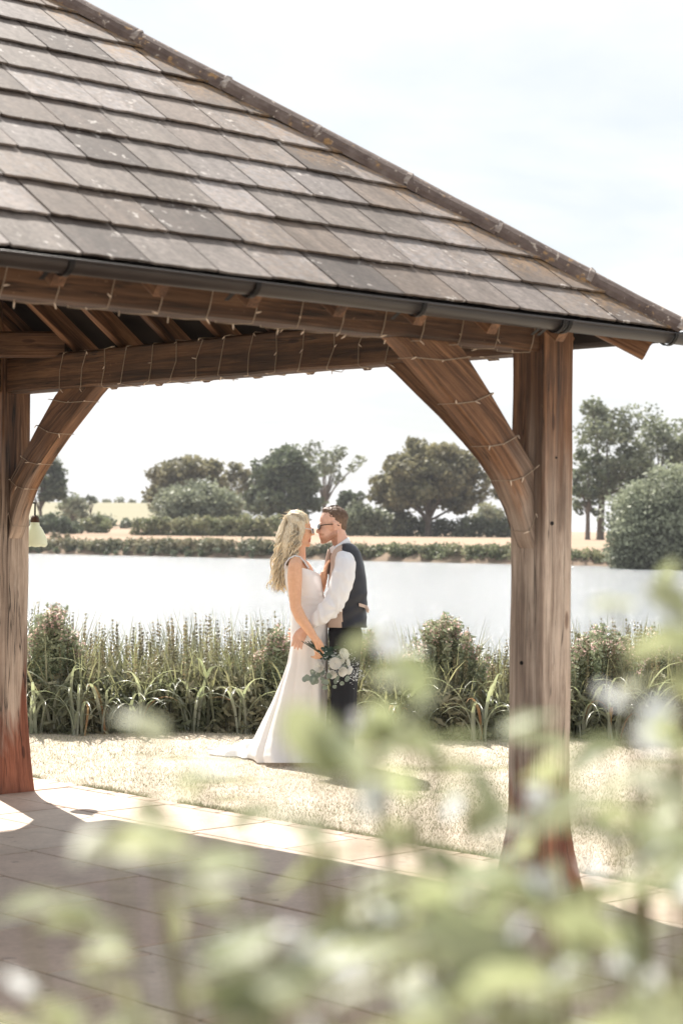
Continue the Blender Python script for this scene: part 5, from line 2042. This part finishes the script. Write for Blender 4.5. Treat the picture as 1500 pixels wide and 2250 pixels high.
# adjuster strap and pale buckle on the back
mb = MB()
q = [PW(788, 1328.5, -0.148), PW(797, 1331, -0.118), PW(805, 1334, -0.07), PW(808, 1336, 0.0)]
for i in range(3):
    a_, b_ = q[i], q[i + 1]; d = (b_ - a_); n_ = Vector((-d.y, d.x, 0)).normalized(); n_ = n_ if n_.y < 0 or n_.x > 0 else -n_
    n_ = Vector((0.35, -0.9, 0)).normalized()
    V = [a_ + ZZ * 0.011, a_ - ZZ * 0.011, b_ - ZZ * 0.011, b_ + ZZ * 0.011]; V += [v + n_ * 0.007 for v in V]
    mb.add(V, [(0, 1, 2, 3), (7, 6, 5, 4), (0, 4, 5, 1), (1, 5, 6, 2), (2, 6, 7, 3), (3, 7, 4, 0)])
mb.tube([PW(804, 1334, -0.09), PW(808, 1341, -0.095), PW(808, 1346, -0.09)], [0.010, 0.013, 0.006], 6)
child('back_strap', mb.mesh('back_strap'), M_BEIGE, vb)

T = Blob()
T.ell(PW(758, 1395), 0.122, 0.165, 0.12)
T.ell(PW(757, 1376), 0.115, 0.15, 0.05)
T.chain([PW(757, 1410, -0.085), PW(753, 1520, -0.095), PW(749, 1655, -0.095)], [0.112, 0.088, 0.072])
T.chain([PW(760, 1410, 0.085), PW(758, 1520, 0.095), PW(755, 1655, 0.095)], [0.112, 0.088, 0.072])
me = T.build('trousers', 0.008, 8, lambda c: 0.004 * noise.noise(Vector((c.x * 14, c.y * 14, c.z * 5))))
child('trousers', me, M_TROUS, groom)
for sg in (-1, 1):
    Sx = Blob(); y_ = sg * 0.095
    off = 0 if sg < 0 else 6
    Sx.cap(PW(756 + off, 1664, y_), PW(736 + off, 1668, y_), 0.040, 0.036)
    Sx.cap(PW(736 + off, 1669, y_), PW(712 + off, 1674, y_), 0.036, 0.026)
    Sx.cap(PW(748 + off, 1655, y_), PW(748 + off, 1664, y_), 0.045, 0.04)
    me = Sx.build('shoe', 0.006, 5)
    for v in me.vertices: v.co.z = max(v.co.z, 0.006)
    child('shoe', me, M_SHOE, groom)

# ---------------- bouquet
bq0 = PW(735, 1462, -0.30)
bq = thing('bouquet', 'bouquet of white roses, gypsophila and eucalyptus held in the bride\'s lowered hand', 'bouquet', bq0)
bq['label'] = 'bouquet of white roses and eucalyptus held upside down in the lowered hand of the bride'
M_ROSE = fabric('rose_petal', (0.92, 0.91, 0.88), (0.88, 0.86, 0.80), 0.7, 0.4, bmp=0.05)
M_EUC = leafy('eucalyptus_leaf', (0.22, 0.27, 0.22), (0.28, 0.33, 0.28), 10, 0.3, 0.5, None, False)
M_EUCD = leafy('dark_leaf', (0.03, 0.06, 0.04), (0.045, 0.075, 0.05), 10, 0.2, 0.35, None, False)
mb = MB()
for k in range(9):
    a = PW(random.uniform(662, 690), random.uniform(1407, 1417), -0.30 + random.uniform(-.012, .012))
    m_ = PW(704, 1436, -0.298) + Vector((random.uniform(-.008, .008), random.uniform(-.008, .008), random.uniform(-.008, .008)))
    b_ = PW(random.uniform(720, 750), random.uniform(1445, 1475), -0.30 + random.uniform(-.03, .03))
    mb.tube([a, m_, b_], [0.0028, 0.0032, 0.002], 5)
child('stems', mb.mesh('stems'), M_EUCD, bq)


def petal(c, axis, r, tilt, az, w, cup):
    axis = axis.normalized(); a = axis.cross(Vector((0.2, 0.9, 0.3))).normalized(); b = axis.cross(a)
    d = a * math.cos(az) + b * math.sin(az); s_ = axis.cross(d)
    V = []
    for i in range(5):
        f = i / 4
        rad = r * (0.15 + 0.85 * math.sin(f * PI / 2 * (0.85 + tilt * 0.3)))
        h = r * (f * (1.35 - tilt) - 0.45)
        for j in range(5):
            g = (j / 4 - 0.5) * 2
            ww = w * r * math.sin(min(1, f * 1.15 + 0.18) * PI * 0.62)
            V.append(c + d * (rad - cup * r * g * g * 0.5) + s_ * g * ww + axis * (h - 0.12 * r * g * g * f + 0.06 * r * math.sin(g * 5 + az)))
    Fc = [(i * 5 + j, i * 5 + j + 1, i * 5 + 6 + j, i * 5 + 5 + j) for i in range(4) for j in range(4)]
    return V, Fc


def rose(px, py, dy, r, ax):
    mb = MB(); c = PW(px, py, dy)
    for (n_, rr_, tl, w) in ((3, 0.32, 0.0, 0.55), (5, 0.55, 0.15, 0.6), (6, 0.78, 0.4, 0.62), (8, 1.0, 0.75, 0.6)):
        o_ = random.random() * 6
        for k in range(n_):
            V, Fc = petal(c, Vector(ax), r * rr_, tl, o_ + 2 * PI * k / n_ + random.uniform(-.2, .2), w * 1.2, 0.5)
            mb.add(V, Fc)
    me = mb.mesh('rose', True)
    child('rose', me, M_ROSE, bq)


for a in ((756, 1437, -0.33, 0.042, (0.8, -0.7, 0.4)), (736, 1458, -0.37, 0.044, (0.2, -1, 0.1)), (701, 1466, -0.35, 0.038, (-0.5, -0.8, 0.1)), (753, 1476, -0.36, 0.036, (0.5, -0.8, -0.3)),
          (729, 1482, -0.35, 0.036, (0, -0.8, -0.6)), (768, 1473, -0.31, 0.032, (0.9, -0.3, -0.3)), (747, 1450, -0.27, 0.036, (0.3, 0.6, 0.5)), (765, 1456, -0.29, 0.03, (1, 0, 0.2))):
    rose(*a)
disc = []
for k in range(9): disc.append((0.5 + 0.5 * math.cos(2 * PI * k / 9 + PI), 0.42 * math.sin(2 * PI * k / 9)))


def bleaf(px, py, dy, L, mat, asp=1.0):
    c = PW(px, py, dy); a = random.uniform(0, 2 * PI); d = Vector((math.cos(a) * 0.8, random.uniform(-.6, .6), math.sin(a) * 0.8)).normalized()
    s_ = d.cross(Vector((random.uniform(-.4, .4), 1, random.uniform(-.4, .4)))).normalized(); n_ = d.cross(s_)
    V = [c + d * (x - 0.5) * L + s_ * y * L * asp + n_ * (y * y * L * 0.5) for x, y in disc] + [c]
    child('leaf', new_mesh('leaf', V, [(k, (k + 1) % 9, 9) for k in range(9)], True), mat, bq)


for k in range(26):
    bleaf(random.gauss(692, 9) if k < 14 else random.gauss(722, 16), random.gauss(1490, 8) if k < 14 else random.gauss(1497, 8), -0.33 + random.uniform(-.05, .04), random.uniform(0.03, 0.05), M_EUC)
for k in range(16):
    bleaf(random.gauss(725, 12), random.gauss(1432, 6), -0.29 + random.uniform(-.05, .04), random.uniform(0.045, 0.07), M_EUCD, 0.55)
for k in range(16):
    bleaf(random.gauss(745, 20), random.gauss(1470, 16), -0.27 + random.uniform(-.04, .04), random.uniform(0.04, 0.06), M_EUC, 0.8)
P = np.array([tuple(PW(random.gauss(742, 22), random.gauss(1458, 17), -0.34 + random.gauss(0, 0.03))) for _ in range(420)] +
             [tuple(PW(random.gauss(783, 9), random.gauss(1482, 9), -0.31 + random.gauss(0, 0.02))) for _ in range(150)])
Vq, rr = leaf_quads(P, 0.0085, rng.random(len(P)), aspect=1.0)
child('gypsophila', quads_mesh('gypsophila', Vq, 4, {'rnd': ('FLOAT', rr)}), M_PETAL, bq, 'stuff')


# ------------------------------------------------------------------ flowering shrub close to the camera
sb = thing('flowering_shrub', 'leafy green shrub with small white flowers in the blurred foreground', 'shrub', Vector((0.25, 1.35, 0)))
lm = []
for k in range(4):
    V = []; Fc = []; n = 7
    Lf = 1.0; wf = (0.50, 0.58, 0.46, 0.54)[k]
    for i in range(n + 1):
        f = i / n
        w_ = wf * 0.5 * math.sin(PI * f ** 0.8) * (1 - 0.15 * f) + 0.008
        bend = -0.22 * f * f
        for g in (-1, -0.5, 0, 0.5, 1):
            V.append(Vector((f, g * w_, bend + abs(g) * w_ * 0.35 + 0.02 * math.sin(f * 14 + g))))
    for i in range(n):
        for j in range(4):
            a = i * 5 + j
            Fc.append((a, a + 1, a + 6, a + 5))
    me = new_mesh('leaf', V, Fc, True, {'rnd': ('FLOAT', [(0.2, 0.5, 0.75, 0.95)[k]] * len(V))})
    me.materials.append(M_FLEAF); lm.append(me)
# flower: five rounded petals round a small cup
V = []; Fc = []; 
for k in range(5):
    a = 2 * PI * k / 5; b0_ = len(V)
    for i in range(5):
        f = i / 4; w_ = 0.34 * math.sin(PI * (0.12 + 0.80 * f))
        for g in (-1, 0, 1):
            x = f; y = g * w_; z = 0.25 * f - 0.1 * abs(g) * f - 0.12 * f * f
            V.append(Vector((x * math.cos(a) - y * math.sin(a), x * math.sin(a) + y * math.cos(a), z)))
    for i in range(4):
        for j in range(2):
            q = b0_ + i * 3 + j; Fc.append((q, q + 1, q + 4, q + 3))
fme = new_mesh('flower', V, Fc, True); fme.materials.append(M_PETAL)
V = []; Fc = []
for i in range(4):
    for k in range(8):
        a = 2 * PI * k / 8; V.append(Vector((math.cos(a) * (0.16 - 0.03 * i), math.sin(a) * (0.16 - 0.03 * i), 0.05 * i)))
for i in range(3):
    for k in range(8): Fc.append((i * 8 + k, i * 8 + (k + 1) % 8, i * 8 + 8 + (k + 1) % 8, i * 8 + 8 + k))
Fc.append(tuple(24 + k for k in range(8)))
cme = new_mesh('flower_centre', V, Fc, True); cme.materials.append(M_WEEDG)
nleaf = 0
OFFS = Vector(sb.location)


def put_leaf(p, d, L):
    global nleaf
    if nleaf >= 298: return
    nleaf += 1
    o = link('leaf', random.choice(lm), None, sb)
    d = d.normalized(); q = d.to_track_quat('X', 'Z').to_matrix().to_4x4() @ Matrix.Rotation(random.uniform(-0.9, 0.9), 4, 'X')
    o.matrix_local = Matrix.Translation(p - OFFS) @ q @ Matrix.Scale(L, 4)


def put_flower(p, r):
    o = link('flower', fme, None, sb)
    d = Vector((random.uniform(-.6, .6), random.uniform(-1, .3), random.uniform(0.2, 1))).normalized()
    q = d.to_track_quat('Z', 'Y').to_matrix().to_4x4()
    o.matrix_local = Matrix.Translation(p - OFFS) @ q @ Matrix.Scale(r, 4)
    c = link('flower_centre', cme, None, o)


LT = [(1465, 1250, 1.5, 1, .045), (1350, 1322, 1.4, 1, .045), (800, 1405, 1.35, 1, .04), (880, 1490, 1.3, 2, .045), (705, 1610, 1.2, 2, .05), (820, 1600, 1.2, 3, .05), (955, 1650, 1.25, 4, .045), (900, 1560, 1.3, 2, .045), (750, 1640, 1.2, 2, .05), (1490, 1400, 1.3, 2, .045), (1475, 1320, 1.35, 1, .045), (1425, 1430, 1.4, 1, .04), (1495, 1500, 1.3, 2, .045), (60, 1990, 1.2, 1, .04), (160, 1990, 1.15, 2, .045), (340, 1850, 1.1, 1, .05), (1400, 1500, 1.4, 1, .045), (1490, 1640, 1.25, 3, .045),
      (310, 1590, 1.3, 1, .045), (440, 1700, 1.15, 2, .045), (330, 1775, 1.4, 1, .028), (260, 1880, 1.05, 3, .045), (430, 1905, 1.05, 3, .045), (540, 1800, 1.5, 1, .045), (660, 1810, 1.2, 2, .045),
      (1180, 1600, 1.4, 2, .045), (1330, 1640, 1.45, 2, .05), (1060, 1760, 1.2, 2, .045), (1260, 1745, 1.2, 4, .055), (1420, 1720, 1.25, 3, .05), (900, 1770, 1.15, 3, .045), (1370, 1790, 1.2, 3, .05),
      (235, 2090, 1.1, 3, .045), (445, 2170, .95, 4, .05), (990, 1880, 1.1, 4, .045), (1200, 1890, 1.1, 4, .05), (1390, 1890, 1.15, 4, .05), (760, 1960, 1.1, 4, .045), (620, 2130, 1.0, 4, .045),
      (905, 2080, 1, 5, .045), (1050, 2000, 1.0, 5, .05), (1300, 2030, 1.05, 5, .05), (1450, 2030, 1.0, 5, .05), (110, 2240, 1.0, 3, .04), (320, 2230, 1, 3, .045), (790, 2200, .95, 5, .045),
      (1000, 2190, .95, 5, .05), (1250, 2200, .95, 6, .05), (1440, 2200, .9, 6, .055), (560, 2230, .95, 3, .045), (1120, 2080, 1.1, 5, .045), (690, 1870, 1.3, 3, .045), (1480, 1800, 1.2, 4, .05),
      (1150, 2200, 1.2, 5, .05), (1360, 2120, 1.3, 5, .05), (860, 1900, 1.3, 4, .045), (1470, 2120, 1.3, 5, .05), (960, 2080, 1.4, 5, .05), (1220, 1980, 1.4, 5, .05), (1090, 1850, 1.5, 3, .05)]
FL = [(1465, 1560, 1.3, 3), (850, 1700, 1.25, 2), (1160, 1735, 1.35, 1), (915, 1450, 1.5, 2), (520, 2045, 1.15, 1), (640, 2055, 1.15, 2), (575, 2050, 1.2, 1), (860, 2010, 1.1, 2), (1140, 1940, 1.15, 2), (1090, 2100, 1.1, 1), (1200, 2135, 1.1, 2),
      (700, 2190, 1.05, 2), (60, 2190, 1.2, 1), (870, 2215, 1.0, 2), (1410, 2130, 1.2, 2), (1310, 1940, 1.3, 1), (1020, 1740, 1.5, 1), (1480, 1960, 1.1, 2), (1120, 2180, 1.0, 1), (790, 1560, 1.5, 1), (1340, 1830, 1.4, 1), (490, 2190, 1.2, 1)]
stem_id = 0


def stem_to(tip, last_dir):
    global stem_id
    stem_id += 1
    root = Vector((0.25 + (tip.x - 0.1) * 0.5 + random.uniform(-.05, .05), 1.35 + (tip.y - 1.3) * 0.4, 0))
    m1 = root.lerp(tip, 0.6) + Vector((random.uniform(-.03, .03), random.uniform(-.03, .03), 0.05))
    mb = MB()
    pts = []
    for q in range(9):
        f = q / 8
        pts.append(root * (1 - f) ** 2 + m1 * 2 * f * (1 - f) + tip * f * f)
    mb.tube(pts, [0.005 - 0.0036 * q / 8 for q in range(9)], 6)
    child('stem', mb.mesh('stem'), M_FSTEM, sb)
    return pts


for (x, y, Y, n_, L) in LT:
    tip = W(x, y, Y)
    pts = stem_to(tip, None)
    for k in range(n_):
        d = Vector((random.uniform(-1, 1), random.uniform(-0.7, 0.5), random.uniform(-0.25, 0.6)))
        p = tip + Vector((random.uniform(-1, 1), random.uniform(-1, 1), random.uniform(-1, 0.6))) * (0.012 * (n_ - 1))
        put_leaf(p - d.normalized() * L * 0.5, d, L * random.uniform(0.75, 1.25))
    for k in range(1):
        p = pts[7]
        put_leaf(p, Vector((random.uniform(-1, 1), random.uniform(-1, 1), 0.4)), L * random.uniform(0.7, 1.1))
for (x, y, Y, n_) in FL:
    tip = W(x, y, Y)
    stem_to(tip, None)
    for k in range(n_):
        put_flower(tip + Vector((random.uniform(-1, 1), random.uniform(-1, 1), random.uniform(-1, 1))) * 0.012 * n_, random.uniform(0.011, 0.016))
